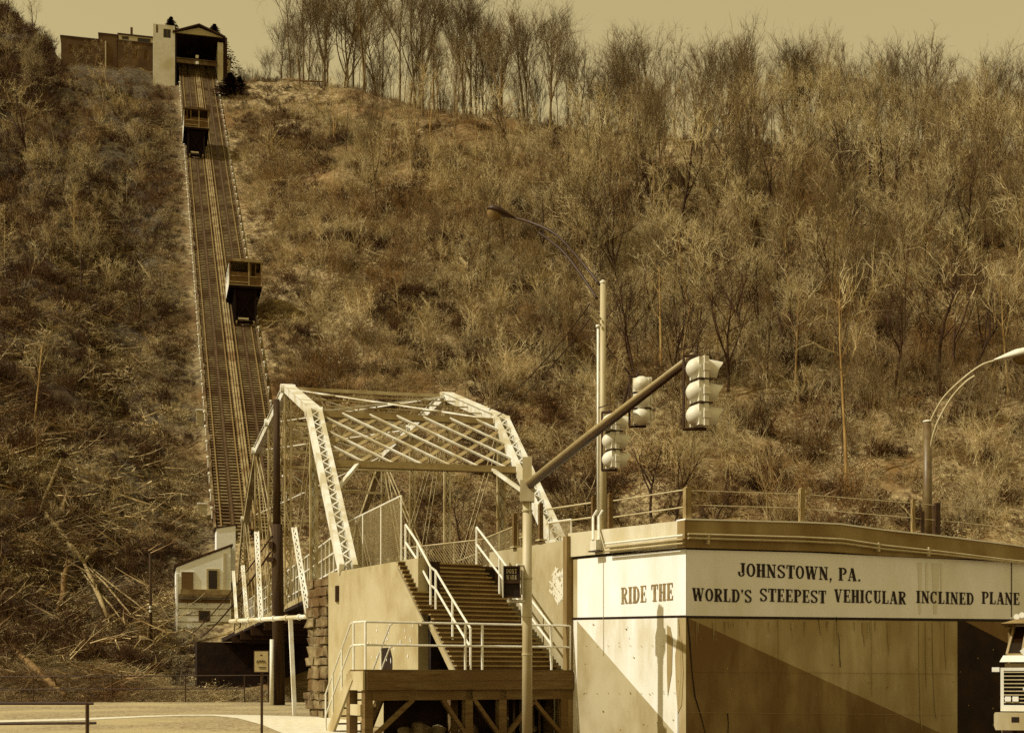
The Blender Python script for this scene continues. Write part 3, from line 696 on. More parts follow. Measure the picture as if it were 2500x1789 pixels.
# cars
def incline_car(y0, a, label, flip):
    o0 = tr(a, y0); base = o0
    R_ = thing('incline_car', label, 'railway car', base)
    P = lambda s, l, h: base + T * s + NN * l + Z * h
    L, Wd, zp, ch = 7.6, 4.2, 5.1, 3.4
    def bx(mb, s0, s1, l0, l1, h0, h1):
        mb.hexa([P(s0, l0, h0), P(s0, l1, h0), P(s1, l1, h0), P(s1, l0, h0), P(s0, l0, h1), P(s0, l1, h1), P(s1, l1, h1), P(s1, l0, h1)]); return mb
    h = Wd / 2
    bx(MB(), -.1, L, -h, h, zp, zp + .3).build('platform', M['frame_dk'], R_)
    holes = [(.25, 1.75, 2.4, 3.05), (2.85, 1.3, 3.35, 2.95), (3.45, 1.75, 4.0, 2.95)] if not flip else [(.15, 1.9, .5, 2.95), (.65, 1.5, 1.1, 2.95), (1.3, 1.75, 3.95, 3.05)]
    f = MB(); f.panel(P(0, -h, zp + .3), NN, Z, -T, Wd, ch - .15, holes, .12); f2 = MB(); f2.panel(P(L, h, zp + .3), -NN, Z, T, Wd, ch - .15, [], .12); f2.build('rear_wall', M['frame_dk'], R_)
    cb = f.build('cabin', M['car'], R_)
    tr_ = MB()
    for l in (-h + .06, .45, h - .06): tr_.bar(P(-.05, l, zp + .35), P(-.05, l, zp + ch), .14, .1)
    tr_.bar(P(-.05, -h, zp + 1.5), P(-.05, h, zp + 1.5), .1, .1); tr_.bar(P(-.06, -h, zp + .75), P(-.06, .4, zp + .75), .08, .14); tr_.bar(P(-.05, -h, zp + .38), P(-.05, h, zp + .38), .1, .1)
    tr_.build('trim', M['trackmid'], cb)
    f = MB(); sh = [(1.2, 1.6, 2.6, 2.8), (3.2, 1.6, 4.6, 2.8), (5.2, 1.6, 6.6, 2.8)]
    f.panel(P(L - .13, -h, zp + .3), -T, Z, -NN, L - .26, ch - .15, sh, .1); f.build('side_wall', M['car_lt'], R_)
    f = MB(); f.panel(P(.13, h, zp + .3), T, Z, NN, L - .26, ch - .15, sh, .1); f.build('side_wall', M['car'], R_)
    prof = [(-.25, -h - .15, 3.35), (-.25, h + .15, 3.35), (-.25, h + .1, 3.55), (-.25, h * .5, 3.72), (-.25, 0, 3.8), (-.25, -h * .5, 3.72), (-.25, -h - .1, 3.55)]
    MB().prism([P(s, l, zp + q) for s, l, q in prof], T * (L + .5)).build('roof', M['trackmid'] if not flip else M['tie'], R_)
    MB().tube([P(1, .6, zp + 3.7), P(1, .6, zp + 4.05)], .07, 6).build('roof_vent', M['dkmetal'], R_)
    u = MB(); g_ = 1.3
    for l in (-g_, g_):
        u.bar(P(.2, l, .5), P(.2, l, zp), .28, .28); u.bar(P(.2, l, .6), P(L - .2, l, zp - .1), .3, .32)
        for s_ in (2.2, 4.2, 5.8): u.bar(P(s_, l, .5 + .66 * s_), P(s_, l, zp), .2, .2)
        u.bar(P(.2, l, 2.4), P(3.9, l, zp), .18, .18); u.bar(P(.2, l, zp - .15), P(L, l, zp - .15), .3, .3)
        u.bar(P(.2, l, zp), P(2.2, l, .8 + .66 * 2.2), .18, .18)
    for s_ in (.2, 3, 5.5): u.bar(P(s_, -g_, .6 + .66 * s_), P(s_, g_, .6 + .66 * s_), .3, .3)
    u.bar(P(.2, -g_, 1.0), P(.2, g_, zp - .3), .16, .16); u.bar(P(.2, g_, 1.0), P(.2, -g_, zp - .3), .16, .16)
    for s_ in (.6, 2.6, 4.6, 6.8): u.bar(P(s_, -h, zp - .12), P(s_, h, zp - .12), .25, .25)
    bx(u, .32, .4, -g_, g_, 1.1, zp); bx(u, .4, 7, g_ - .05, g_, 3.9, zp - .3); bx(u, .4, 7, -g_, -g_ + .05, 3.9, zp - .3)
    u.build('underframe', M['frame_dk'], R_)
    b = MB(); b.bar(P(-.1, -.9, 1.15), P(-.1, .4, 1.15), .2, .22); b.build('buffer_beam', M['galv'], R_)
    for l in (-1.12, 1.12):
        for s_ in (.35, 6.6):
            c = P(s_, l, .45 + .688 * s_); MB().tube([c - NN * .1, c + NN * .1], .36, 12).build('wheel', M['steel_rail'], R_)
incline_car(183.5, 5.7, 'lower incline car with large dark front window and bright side', False)
incline_car(244.5, 1.55, 'upper incline car on the left track below the hilltop station', True)

# ------------------------------------------------------------------ upper station and hilltop buildings
def SP(a, s, z, y0=292): return tr(a, y0).xy.to_3d() + T * s + Z * z
def zpx(py, d): return EYE + (HOR - py) / FPX * d
ST = thing('upper_station', 'hilltop incline station with white side walls and dark open mouth under a gable', 'building', SP(3.2, 0, 121))
zt, ze = zpx(64, 293), zpx(87, 293); zb = zpx(208, 292)
mb = MB(); mb.panel(SP(-5.4, 0, zb - 3), NN, Z, -T, 4.3, ze - zb + 3 + .2, [(.55, 13.1 , 1.0, 14.9), (2.0, 12.3, 3.5, 14.1)] , .25)
mb.panel(SP(-5.4, 9, zb - 3), -T, Z, -NN, 8.75, ze - zb + 3.2, [], .25); wl = mb.build('wall', M['plaster'], ST)
for u0, v0, u1, v1 in ((.55, 13.1, 1.0, 14.9), (2.0, 12.3, 3.5, 14.1)):
    f = MB(); P0 = SP(-5.4, .12, zb - 3) ; f.panel(P0 + NN * u0 + Z * v0, NN, Z, -T, u1 - u0, v1 - v0, [(.1, .1, (u1 - u0) / 2 - .04, v1 - v0 - .1), ((u1 - u0) / 2 + .04, .1, u1 - u0 - .1, v1 - v0 - .1)], .06)
    wf = f.build('window', M['trackmid'], wl); MB().panel(P0 + NN * (u0 + .02) + Z * (v0 + .02) + T * .08, NN, Z, -T, u1 - u0 - .04, v1 - v0 - .04, [], .03).build('pane', M['glass'], wf)
mb = MB(); mb.panel(SP(7.45, .6, zb - 3), NN, Z, -T, 1.1, ze - zb + 2.2, [], .4); mb.panel(SP(7.45, 12, zb - 3), -T, Z, -NN, 11, ze - zb + 2.2, [], .3); mb.panel(SP(8.55, 1.05, zb - 3), T, Z, NN, 11, ze - zb + 1.6, [], .28)
mb.build('wall', M['plaster'], ST)
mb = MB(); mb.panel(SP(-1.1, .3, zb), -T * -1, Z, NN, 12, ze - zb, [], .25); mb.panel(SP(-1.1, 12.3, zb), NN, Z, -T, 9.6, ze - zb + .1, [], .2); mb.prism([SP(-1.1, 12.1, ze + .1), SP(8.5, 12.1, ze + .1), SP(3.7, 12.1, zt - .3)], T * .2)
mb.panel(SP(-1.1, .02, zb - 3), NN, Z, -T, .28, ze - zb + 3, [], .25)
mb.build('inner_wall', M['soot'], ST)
gb = MB(); gb.prism([SP(-1.1, .1, ze + .1), SP(8.5, .1, ze + .1), SP(3.7, .1, zt - .35)], T * .3); gb.build('gable', M['gable'], ST)
rf = MB()
for a0, a1 in ((-1.6, 3.7), (9.0, 3.7)):
    p, q = SP(a0, -.5, ze - .1), SP(a1, -.5, zt)
    rf.hexa([p, q, q + T * 13.5, p + T * 13.5, p + Z * .28, q + Z * .28, q + T * 13.5 + Z * .28, p + T * 13.5 + Z * .28])
rf.build('roof', M['roof'], ST)
mb = MB(); z1 = zpx(152, 293); mb.box(SP(3.25, .35, z1), NN * 4.1, T * .15, Z * .45); mb.box(SP(3.25, .2, z1 + .45), NN * 4.1, T * .2, Z * .06)
cr = mb.build('crossbeam', M['tie'], ST); MB().box(SP(3.3, .0, z1 + 1.0), NN * .3, T * .1, Z * .3).build('signal_lamp', M['galv'], cr); MB().box(SP(3.3, .0, z1 - .25), NN * .3, T * .12, Z * .28).build('signal_lamp', M['bulb'], cr)
# annex to the right rear
mb = MB(); mb.box(SP(9.0, 6, zpx(130, 297) - 1.2), NN * .5, T * 3, Z * 4.5); mb.build('rear_block', M['roof'], ST)

def building(name, label, px0, px1, py0, py1, d, depth, wallm, wins=(), roofm='roof', roofh=.35, rise=0, cat='building', door=(), panem='glass', under=2.5):
    """box building, front facing down the valley axis; wins in fractions of width/height"""
    p = at(px0, py1, d); k = (px1 - 1250) / FPX; w_ = (k * d - p.x) / (.9691 - .2465 * k); zt_ = zpx(py0, d); zb_ = p.z - under; H = zt_ - p.z
    o = thing(name, label, cat, (p.x, p.y, p.z)); O = Vector((p.x, p.y, zb_)); h = zt_ - zb_
    holes = [(u0 * w_, under + v0 * H, u1 * w_, under + v1 * H) for u0, v0, u1, v1 in list(wins) + list(door)]
    mb = MB(); mb.panel(O, NN, Z, -T, w_, h, holes, .25); mb.panel(O + T * depth, -T, Z, -NN, depth - .25, h, [], .2); mb.panel(O + NN * w_ + T * .25, T, Z, NN, depth - .25, h, [], .2); mb.panel(O + NN * w_ + T * (depth + .2), -NN, Z, T, w_, h, [], .2)
    wl = mb.build('wall', M[wallm], o)
    for i, (a, b, c, e) in enumerate(holes):
        isd = i >= len(wins); nm = 'door' if isd else 'window'; fr = .09
        f = MB(); f.panel(O + NN * a + Z * b + T * .1, NN, Z, -T, c - a, e - b, [(fr, fr, c - a - fr, e - b - fr)], .06); wf = f.build(nm, M['trackmid'], wl)
        MB().panel(O + NN * (a + fr * .5) + Z * (b + fr * .5) + T * .14, NN, Z, -T, c - a - fr, e - b - fr, [], .03).build('pane', M['shutter' if isd else panem], wf)
    r_ = MB(); A = O + Z * (h + .002) - NN * .2 - T * .06; B = O + NN * (w_ + .2) + Z * (h + .002 + rise) - T * .06; D = T * (depth + .6)
    r_.hexa([A, B, B + D, A + D, A + Z * roofh, B + Z * roofh, B + D + Z * roofh, A + D + Z * roofh]); rr = r_.build('roof', M[roofm], o)
    if rise:
        s_ = MB(); s_.prism([O + Z * (h - .001), O + NN * w_ + Z * (h - .001), O + NN * w_ + Z * (h + rise)], T * .245); s_.build('wall', M[wallm], o)
    return o, O, w_, h, wl, rr
W4 = [(.12, .35, .26, .72), (.33, .35, .47, .72), (.56, .35, .70, .72), (.78, .35, .92, .72)]
b1, *_ = building('brick_house', 'low brown building with dark flat roof at the left end of the hilltop row', 149, 241, 90, 143, 303, 8, 'brick', [(.2, .25, .34, .7), (.44, .25, .58, .7), (.68, .25, .82, .7)], panem='pane_dim')
b2, O2, w2, h2, wl2, rr2 = building('brick_house', 'plain brick block beside the narrow pipe, second in the hilltop row', 242, 287, 84, 168, 300, 9, 'brick', [], panem='pane_dim')
MB().box(O2 + NN * 1.3 - T * .1 + Z * (h2 * .55), NN * .12, T * .08, Z * 3).build('downpipe', M['galv'], b2)
b3, O3, w3, h3, wl3, rr3 = building('brick_house', 'tall brick house with a pale attic strip, third in the hilltop row', 288, 375, 101, 168, 300.5, 9, 'brick', [(.16, .42, .28, .78), (.44, .42, .56, .78), (.72, .42, .84, .78)], panem='pane_dim')
bb, Ob, wb_, hb, *_ = building('brick_house', 'pale upper storey with dark windows set back above the brick house', 289, 374, 85, 100, 303.5, 5, 'gable', [(.1, .3, .3, .85), (.55, .2, .93, .85)], under=1.0)
MB().box(Ob + NN * 2.7 + T * .8 + Z * (hb + 1.0), NN * .25, T * .25, Z * 1.1).build('chimney', M['brick'], bb)
building('brick_house', 'small low brick wing with a dark door beside the white station wall', 376, 403, 118, 169, 299, 6, 'brick', [(.18, .5, .5, .85)], door=[(.02, -.05, .32, .36)], panem='pane_dim')
building('small_house', 'small pale house with dark window right of the upper station', 547, 563, 145, 172, 312, 6, 'gable', [(.3, .4, .6, .8)], roofh=.3)
for px, py, H, d, lab in ((418, 100, 5.2, 312, 'dark spruce tip rising left of the station gable'), (524, 110, 4.6, 314, 'dark spruce tip rising right of the station gable'),
                          (562, 232, 5.5, 284, 'dark low spruce beside the right wall of the upper station'), (584, 225, 3.2, 287, 'smallest dark evergreen right of the upper station')):
    p = at(px, py, d); x, y = p.x, p.y; zz = ground(x, y) - .3; zt_ = zpx(py, d) + (H if d > 300 else 0)
    if d > 300: spruce((x, y, zz), zt_ - zz, lab).scale = (1.3, 1.3, 1)
    else: o = spruce((x, y, zz), H * 1.1, lab); o.scale = (1.7, 1.7, .85)

# ------------------------------------------------------------------ lower station
LS, OL, wL, hL, wlL, rL = building('lower_station', 'two storey clapboard shed at the foot of the inclined track', 430, 563, 1385, 1549, 126, 6, 'siding',
    [(.06, .335 , .30, .92), (.56, .37, .78, .95), (.415, .20, .605, .35)][:0], rise=2.0, under=.05, roofh=.22)
def LP(px, py): return onplane(px, py, OL, T)
def lsq(name, px0, py0, px1, py1, m, out=.06, par=None):
    a = LP(px0, py1); b = LP(px1, py0); w_ = (b - a).dot(NN); return MB().box((a + b) / 2 - T * (out / 2 + .003), NN * (w_ / 2), T * (out / 2), Z * ((b.z - a.z) / 2)).build(name, m, par or LS)
wn = lsq('window', 441, 1394, 474, 1440, M['siding'], .05); lsq('shutter', 443, 1396, 472, 1439, M['shutter'], .09, wn)
wn = lsq('window', 504, 1388, 536, 1439, M['gable'], .07); lsq('pane', 509, 1392, 530, 1437, M['glass'], .1, wn)
wn = lsq('window', 485, 1490, 513, 1517, M['shutter'], .06); lsq('pane', 488, 1493, 510, 1514, M['glass'], .09, wn)
lsq('balcony_rail', 441, 1440, 566, 1450, M['trackmid'], .5); lsq('balcony_floor', 436, 1452, 568, 1458, M['tie'], .6); lsq('shadow_board', 436, 1463, 562, 1470, M['shutter'], .12)  # dark strip below the balcony floor paints its shadow on the wall
lsq('corner_board', 430, 1400, 434, 1549, M['cream'], .1); lsq('corner_board', 560, 1395, 564, 1549, M['siding'], .1); lsq('sill_beam', 430, 1549, 563, 1553, M['soot'], .1)
lsq('drainpipe', 545, 1350, 551, 1440, M['galv'], .16)
for i in range(14): lsq('clapboard', 436, 1474 + i * 5.4, 560, 1474.6 + i * 5.4, M['trackmid'], .02) if i in (2, 5, 8, 11) else None
US, *_ = building('station_tower', 'plain pale box above the lower shed at the foot of the track', 529, 575, 1290, 1352, 130, 3.2, 'siding', [], rise=.35, under=2.5, roofh=.12)
o = MB(); p = at(529, 1352, 130); o.panel(p + T * 2.8 - NN * .01, -T, Z, -NN, 2.8, 2.45, [], .02); o.build('side_board', M['cream'], US)  # whiter sheet paints the sunlit left side of the box
p = at(517, 1290, 131)
mb = MB(); a = at(428, 1612, 127.5); mb.box((a.x + 1.0, a.y + 1.2, 3.2), NN * 1.1, T * 1.2, Z * 2.1); tag(mb.build('concrete_pier', M['conc_par']), 'square concrete pier under the left corner of the lower station', 'pier')
rk = MB(); c = at(487, 1580, 127)
def rock(mb, c, sx, sy, sz, n=9, ax=None, pw_=1.0):
    st = random.random() * 50; vs = []; 
    for i in range(6):
        for k in range(n):
            th = math.pi * i / 5; ph = 2 * math.pi * k / n; v = Vector((math.sin(th) * math.cos(ph), math.sin(th) * math.sin(ph), math.cos(th)))
            f = 1 + (.35 if pw_ == 1 else .3) * noise.noise(v * 1.7 + Vector((st, 0, 0))); v = Vector([math.copysign(abs(q) ** pw_, q) for q in v]); X_, Y_ = ax or (Vector((1, 0, 0)), Vector((0, 1, 0)))
            vs.append(Vector(c) + (X_ * v.x * sx + Y_ * v.y * sy + Z * v.z * sz) * f)
    mb.add(vs, [(i * n + k, i * n + (k + 1) % n, (i + 1) * n + (k + 1) % n, (i + 1) * n + k) for i in range(5) for k in range(n)])
rock(rk, c, 1.3, 1.2, 1.3); rock(rk, c + Vector((1.5, -.2, .9)), 1.6, .8, .4); tag(rk.build('boulder', M['stone']), 'pale broken boulder wedged under the lower station', 'rock')
for px, py, s_ in ((465, 1608, .5), (500, 1640, .6), (480, 1625, .35)):
    m2 = MB(); p = hit(px, py, 99) or at(px, py, 122); rock(m2, p, s_, s_, s_ * .7); tag(m2.build('boulder', M['stone']), 'small grey rock on the bank below the lower station pier' + ('' if s_ == .5 else ', the lowest one' if s_ == .6 else ', the smallest one'), 'rock')
# lamp-post like white box left of the track
for px, py, hh in ((502, 1262, 30), (497, 1030, 22)):
    p = hit(px - 8, py + 6) or at(px, py, 140); mb = MB(); mb.box(p + Z * .5, NN * .45, T * .4, Z * 1.0); b = mb.build('utility_cabinet', M['conc']); MB().box(p + Z * 1.57, NN * .5, T * .45, Z * .07).build('lid', M['cream'], b)
    tag(b, 'pale utility box beside the track, ' + ('just above the lower station' if hh == 30 else 'higher up the slope'), 'cabinet')

# ------------------------------------------------------------------ truss bridge
BL0 = Vector((-5.14, 45, 4.94)); BW = 7.3
def BP(s, side, z): return BL0 + T * s + NN * (BW * side) + Z * (z - 4.94)
BR = thing('truss_bridge', 'white steel through truss bridge with laced inclined end posts and lattice portal', 'bridge', BP(0, .5, 4.9))
TOP = [(9.6, 11.6), (20, 14.5), (29, 14.5), (38.3, 14.5), (48, 11.6)]; SE = 57.6
def laced(p, q, w, dep, sd, fl=.12, pitch=None, mb=None):
    """two channels w apart (direction sd) joined by zigzag lacing on both faces"""
    mb = mb or MB(); p = Vector(p); q = Vector(q); d = (q - p); L = d.length; d.normalize(); x = (sd - d * sd.dot(d)).normalized(); y = d.cross(x)
    for k in (-1, 1): mb.box((p + q) / 2 + x * (w / 2 - fl / 2) * k, d * (L / 2), x * (fl / 2), y * (dep / 2))
    pitch = pitch or w * .55; n = max(2, int(L / pitch))
    for i in range(n):
        a = p + d * (L * i / n); b = p + d * (L * (i + 1) / n); s_ = 1 if i % 2 else -1
        for f in (-1, 1):
            mb.bar(a + x * s_ * (w / 2 - fl) + y * f * (dep / 2 - .02), b - x * s_ * (w / 2 - fl) + y * f * (dep / 2 - .02), .05, .02, y)
    return mb
for side in (0, 1):
    m_ = M['white']
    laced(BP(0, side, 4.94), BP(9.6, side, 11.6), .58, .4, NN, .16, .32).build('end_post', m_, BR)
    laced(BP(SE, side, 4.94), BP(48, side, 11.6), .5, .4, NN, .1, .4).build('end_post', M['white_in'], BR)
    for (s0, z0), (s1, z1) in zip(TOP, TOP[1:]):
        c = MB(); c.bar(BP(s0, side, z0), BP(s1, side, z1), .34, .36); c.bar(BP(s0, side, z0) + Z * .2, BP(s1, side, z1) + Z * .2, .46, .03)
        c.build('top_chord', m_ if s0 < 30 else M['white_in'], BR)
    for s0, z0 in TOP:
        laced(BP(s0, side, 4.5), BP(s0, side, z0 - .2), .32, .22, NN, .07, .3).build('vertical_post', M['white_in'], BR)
        MB().tube([BP(s0, side, z0) - NN * .33, BP(s0, side, z0) + NN * .33], .2, 10).build('pin_plate', m_, BR)
    dg = [((9.6, 11.4), (20, 4.6)), ((20, 14.2), (29, 4.6)), ((38.3, 14.2), (29, 4.6)), ((48, 11.4), (38.3, 4.6)), ((20, 4.6), (38.3, 14.2)), ((20, 14.2), (38.3, 4.6))]
    for (a, za), (b, zb2) in dg:
        m2 = MB()
        for o_ in (-.09, .09): m2.bar(BP(a, side, za) + NN * o_, BP(b, side, zb2) + NN * o_, .03, .09)
        m2.build('diagonal', M['white_in'], BR)
    c = MB()
    for o_ in (-.12, .12): c.bar(BP(0, side, 4.7) + NN * o_, BP(SE, side, 4.7) + NN * o_, .06, .22)
    c.build('bottom_chord', M['white_in'], BR)
    laced(BP(9.6, side, 11.5), BP(9.6 , side, 4.6), .2, .1, NN, .05, .3).build('hanger', M['white'], BR)
# portal, in the plane of the near end posts
def PP(u, v): return BP(9.6 * (1 - v), u, 11.55 - 6.66 * v)      # v: 0 top .. 1 foot
pm = MB(); pn = (PP(0, 0) - PP(0, 1)).cross(NN).normalized()
for v in (.0, .355):
    pm.bar(PP(.02, v), PP(.98, v), .2, .22)
    pm.bar(PP(.02, v) - Z * .12, PP(.98, v) - Z * .12, .34, .03)
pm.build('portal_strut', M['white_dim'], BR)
lt = MB(); l2 = MB(); nb_ = 7; vd = .355
for i in range(-3, nb_ + 1):
    for (x0, y0, x1, y1, mb_, wd) in ((i / nb_, vd, (i + 3.4) / nb_, 0, lt, .17), (i / nb_, 0, (i + 3.4) / nb_, vd, l2, .06)):
        a, b, c, d = x0, y0, x1, y1
        if a < .02: b += (d - b) * (.02 - a) / (c - a); a = .02
        if c > .98: d = b + (d - b) * (.98 - a) / (c - a); c = .98
        if c - a < .04: continue
        mb_.bar(PP(a, b) + pn * (.05 if mb_ is lt else -.08), PP(c, d) + pn * (.05 if mb_ is lt else -.08), wd, .03, pn)
        if mb_ is l2: mb_.bar(PP(a, b) - pn * .06, PP(c, d) - pn * .06, .02, .1, pn)
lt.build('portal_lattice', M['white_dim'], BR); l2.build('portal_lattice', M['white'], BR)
for u0, u1 in ((.02, .16), (.98, .84)): MB().bar(PP(u0, .54), PP(u1, .36), .14, .12).build('knee_brace', M['white'], BR)
# top bracing
for k, (s0, z0) in enumerate(TOP):
    if k: 
        m2 = MB(); m2.bar(BP(s0, 0, z0), BP(s0, 1, z0), .16, .16); m2.bar(BP(s0, 0, z0 - (2.2 if k < 4 else 1.6)), BP(s0, 1, z0 - (2.2 if k < 4 else 1.6)), .12, .14)
        n_ = 6
        for i in range(n_):
            a, b = i / n_, (i + 1) / n_; lo_ = z0 - (2.1 if k < 4 else 1.5); m2.bar(BP(s0, a, z0 if i % 2 else lo_), BP(s0, b, lo_ if i % 2 else z0), .06, .06)
        m2.build('sway_frame', M['white_in'], BR)
    if k < 4:
        s1, z1 = TOP[k + 1]; m2 = MB()
        for f in (.25, .5, .75): m2.bar(BP(s0 + (s1 - s0) * f, 0, z0 + (z1 - z0) * f), BP(s0 + (s1 - s0) * f, 1, z0 + (z1 - z0) * f), .05, .05)
        m2.build('cross_rods', M['white_in'], BR)
        m2 = MB(); m2.bar(BP(s0, 0, z0), BP(s1, 1, z1), .06, .06); m2.bar(BP(s0, 1, z0), BP(s1, 0, z1), .06, .06); m2.build('lateral_rod', M['white'], BR)
d_ = MB(); d_.hexa([BP(0, -.02, 4.45), BP(0, 1.02, 4.45), BP(76, 1.02, 4.45), BP(76, -.02, 4.45), BP(0, -.02, 4.75), BP(0, 1.02, 4.75), BP(76, 1.02, 4.75), BP(76, -.02, 4.75)])
d_.build('deck', M['soot'], BR)
for i in range(7): m2 = MB(); m2.bar(BP(i * 9.5 + .3, -.05, 4.2), BP(i * 9.5 + .3, 1.05, 4.2), .25, .5); m2.build('floor_beam', M['dkmetal'], BR)
# bridge railings with pickets
for side, off in ((0, .35), (1, -.35)):
    m2 = MB()
    for h in (5.35, 6.0, 6.6): m2.bar(BP(4, side, h) + NN * off, BP(SE, side, h) + NN * off, .05, .06)
    for i in range(44): m2.bar(BP(4 + i * 1.22, side, 4.75) + NN * off, BP(4 + i * 1.22, side, 6.6) + NN * off, .04, .04)
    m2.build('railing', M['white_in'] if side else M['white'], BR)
# outrigger frame below the left side: white pipe with laced struts
A0 = at(776, 1503, 47.5); B0 = at(562, 1516, 52.0)
o_ = MB(); o_.tube([A0, B0], .075, 8)
for i in range(7): c = A0.lerp(B0, (i + .3) / 7); o_.tube([c, c + (B0 - A0).normalized() * .1], .105, 8)
o_.build('outrigger_beam', M['white'], BR)
for (a, b), (c, d), dd, w_ in (((718, 1290), (752, 1500), 48, .2), ((627, 1300), (637, 1508), 50.5, .18), ((593, 1382), (603, 1510), 51.3, .14), ((570, 1395), (578, 1512), 51.8, .11)):
    laced(at(a, b, dd + 2.5), at(c, d, dd), w_, w_ * .8, Vector((1, 0, 0)), w_ * .3, w_ * .8).build('outrigger_strut', M['white'], BR)
# legs below the beam
MB().bar(at(709, 1512, 48.7), at(728, 1717, 47.6) - Z * 3, .13, .13).build('prop', M['white'], BR)
# abutments
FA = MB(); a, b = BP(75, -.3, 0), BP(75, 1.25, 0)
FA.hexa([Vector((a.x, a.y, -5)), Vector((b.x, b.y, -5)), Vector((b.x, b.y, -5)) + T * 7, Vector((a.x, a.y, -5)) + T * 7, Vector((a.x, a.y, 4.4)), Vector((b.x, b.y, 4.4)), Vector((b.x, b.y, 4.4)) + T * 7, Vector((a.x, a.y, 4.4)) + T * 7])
tag(FA.build('far_abutment', M['soot']), 'dark stone abutment under the far end of the truss bridge', 'abutment')  # near-black block; shade below bridge and shed put into its colour

# ------------------------------------------------------------------ near abutment, embankment and street wall
em = MB(); em.prism([E(3.2, 4.4, -5), E(6.45, 4.4, -5), E(6.45, -4.85, -5), E(70, -4.85, -5), E(70, 8.5, -5), E(3.2, 9.5, -5)], Z * 9.86)
tag(em.build('raised_roadway', M['asphalt']), None, None, kind='structure')
AB = MB(); AB.box(E(3.02, 6.35, 1.9), E1 * .17, E2 * 3.4, Z * 3.0)
ab = AB.build('concrete_abutment', M['conc']); tag(ab, 'smooth concrete abutment wall left of the wooden stairs', 'wall')
# vertical shaft and doorway shapes at its near end, their shade painted near-black
p0 = onplane(928, 1585, E(2.85, 0, 0), E1); p1 = onplane(958, 1660, E(2.85, 0, 0), E1)
MB().add([onplane(x, y, E(2.845, 0, 0), E1) for x, y in ((929, 1581), (952, 1580), (958, 1606), (958, 1660), (929, 1660))], [(0, 1, 2, 3, 4)]).build('recess', M['black'], ab)
AB2 = MB(); AB2.box(E(3.3, 2.86, 1.9), E1 * .14, E2 * .08, Z * 2.9); AB2.build('end_face', M['soot'], ab)
random.seed(21)
for i in range(26):
    px = random.choice([915, 925, 940, 955, 990, 990, 1005, 900, 970]) + random.uniform(-8, 8); y0 = random.uniform(1520, 1605); L = random.uniform(3, 16); w_ = random.uniform(.4, 1.1)
    MB().add([onplane(x, y, E(2.843 - i * .0006, 0, 0), E1) for x, y in ((px - w_ * .6, y0 + 3), (px + w_ * .3, y0), (px + w_, y0 + L * .6), (px + w_ * .2, y0 + L), (px - w_ * .4, y0 + L * .7))], [(0, 1, 2, 3, 4)]).build('paint_drip', M['cream'], ab)
# stone quoins at the far end of the abutment
SA = thing('stone_abutment', 'rough quarry stone abutment behind the concrete wall, under the bridge end', 'abutment', E(3.1, 10, 0)); random.seed(5)
z = -.6; row = 0
while z < 4.6:
    h = random.uniform(.26, .46); e = 9.8
    for k in range(3):
        L = random.uniform(.45, .7) if k < 2 else 1.9 - (e - 9.8); c = E(3.06 + random.uniform(-.07, .07), e + L / 2, z + h / 2); mb = MB(); rock(mb, c, random.uniform(.22, .28), L * .52, h * .5, 16, (E1, E2), .3)
        mb.build('stone_block', M['stone'], SA); e += L
    z += h; row += 1
MB().box(E(3.12, 10.6, 1.6), E1 * .12, E2 * .9, Z * 2.9).build('core', M['soot'], SA)

# street wall
RW = thing('retaining_wall', 'long painted concrete retaining wall with white lettered band and parapet', 'wall', E(6.12, -5.21, 0))
N1 = -E1; N2 = -E2; TOPZ = 5.36; PAR = 4.70; BAND0 = 3.05
CR = E(6.12, -5.21, 0)
mb = MB(); mb.box(E(6.30, -2.42, 2.1), E1 * .18, E2 * 2.5, Z * 2.65); mb.build('left_face', M['conc_lt'], RW)
mb = MB(); mb.box(E(6.12 + 20, -5.03, 2.1), E1 * 20, E2 * .175, Z * 2.64); mb.build('right_face', M['tan'], RW)
mb = MB(); mb.box(E(6.40, 2.6, 2.35), E1 * .17, E2 * 2.5, Z * 3.0); mb.build('rear_face', M['conc'], RW)
# parapets (top edge follows the ramp: falls to the right past the brow)
def ztop(px, py, N): 
    return onplane(px, py, CR, N).z
LTOP = [(-5.265, ztop(1675, 1270, N1)), (.15, ztop(1398, 1301, N1))]
mb = MB(); a0, za = LTOP[0]; a1, zb3 = LTOP[1]
mb.hexa([E(6.04, a0, PAR + .02), E(6.42, a0, PAR + .02), E(6.42, a1, PAR + .14), E(6.04, a1, PAR + .14), E(6.04, a0, za), E(6.42, a0, za), E(6.42, a1, zb3), E(6.04, a1, zb3)])
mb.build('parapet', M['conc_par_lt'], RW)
def u_of(px): return (onplane(px, HOR, CR, E2) - CR).dot(E1)
RTOP = [(1675, 1270, 1337), (1960, 1277, 1345), (2045, 1281, 1348), (2150, 1295, 1356), (2290, 1310, 1362), (2460, 1331, 1366), (2600, 1352, 1376), (3000, 1400, 1424)]
mb = MB(); cp = MB()
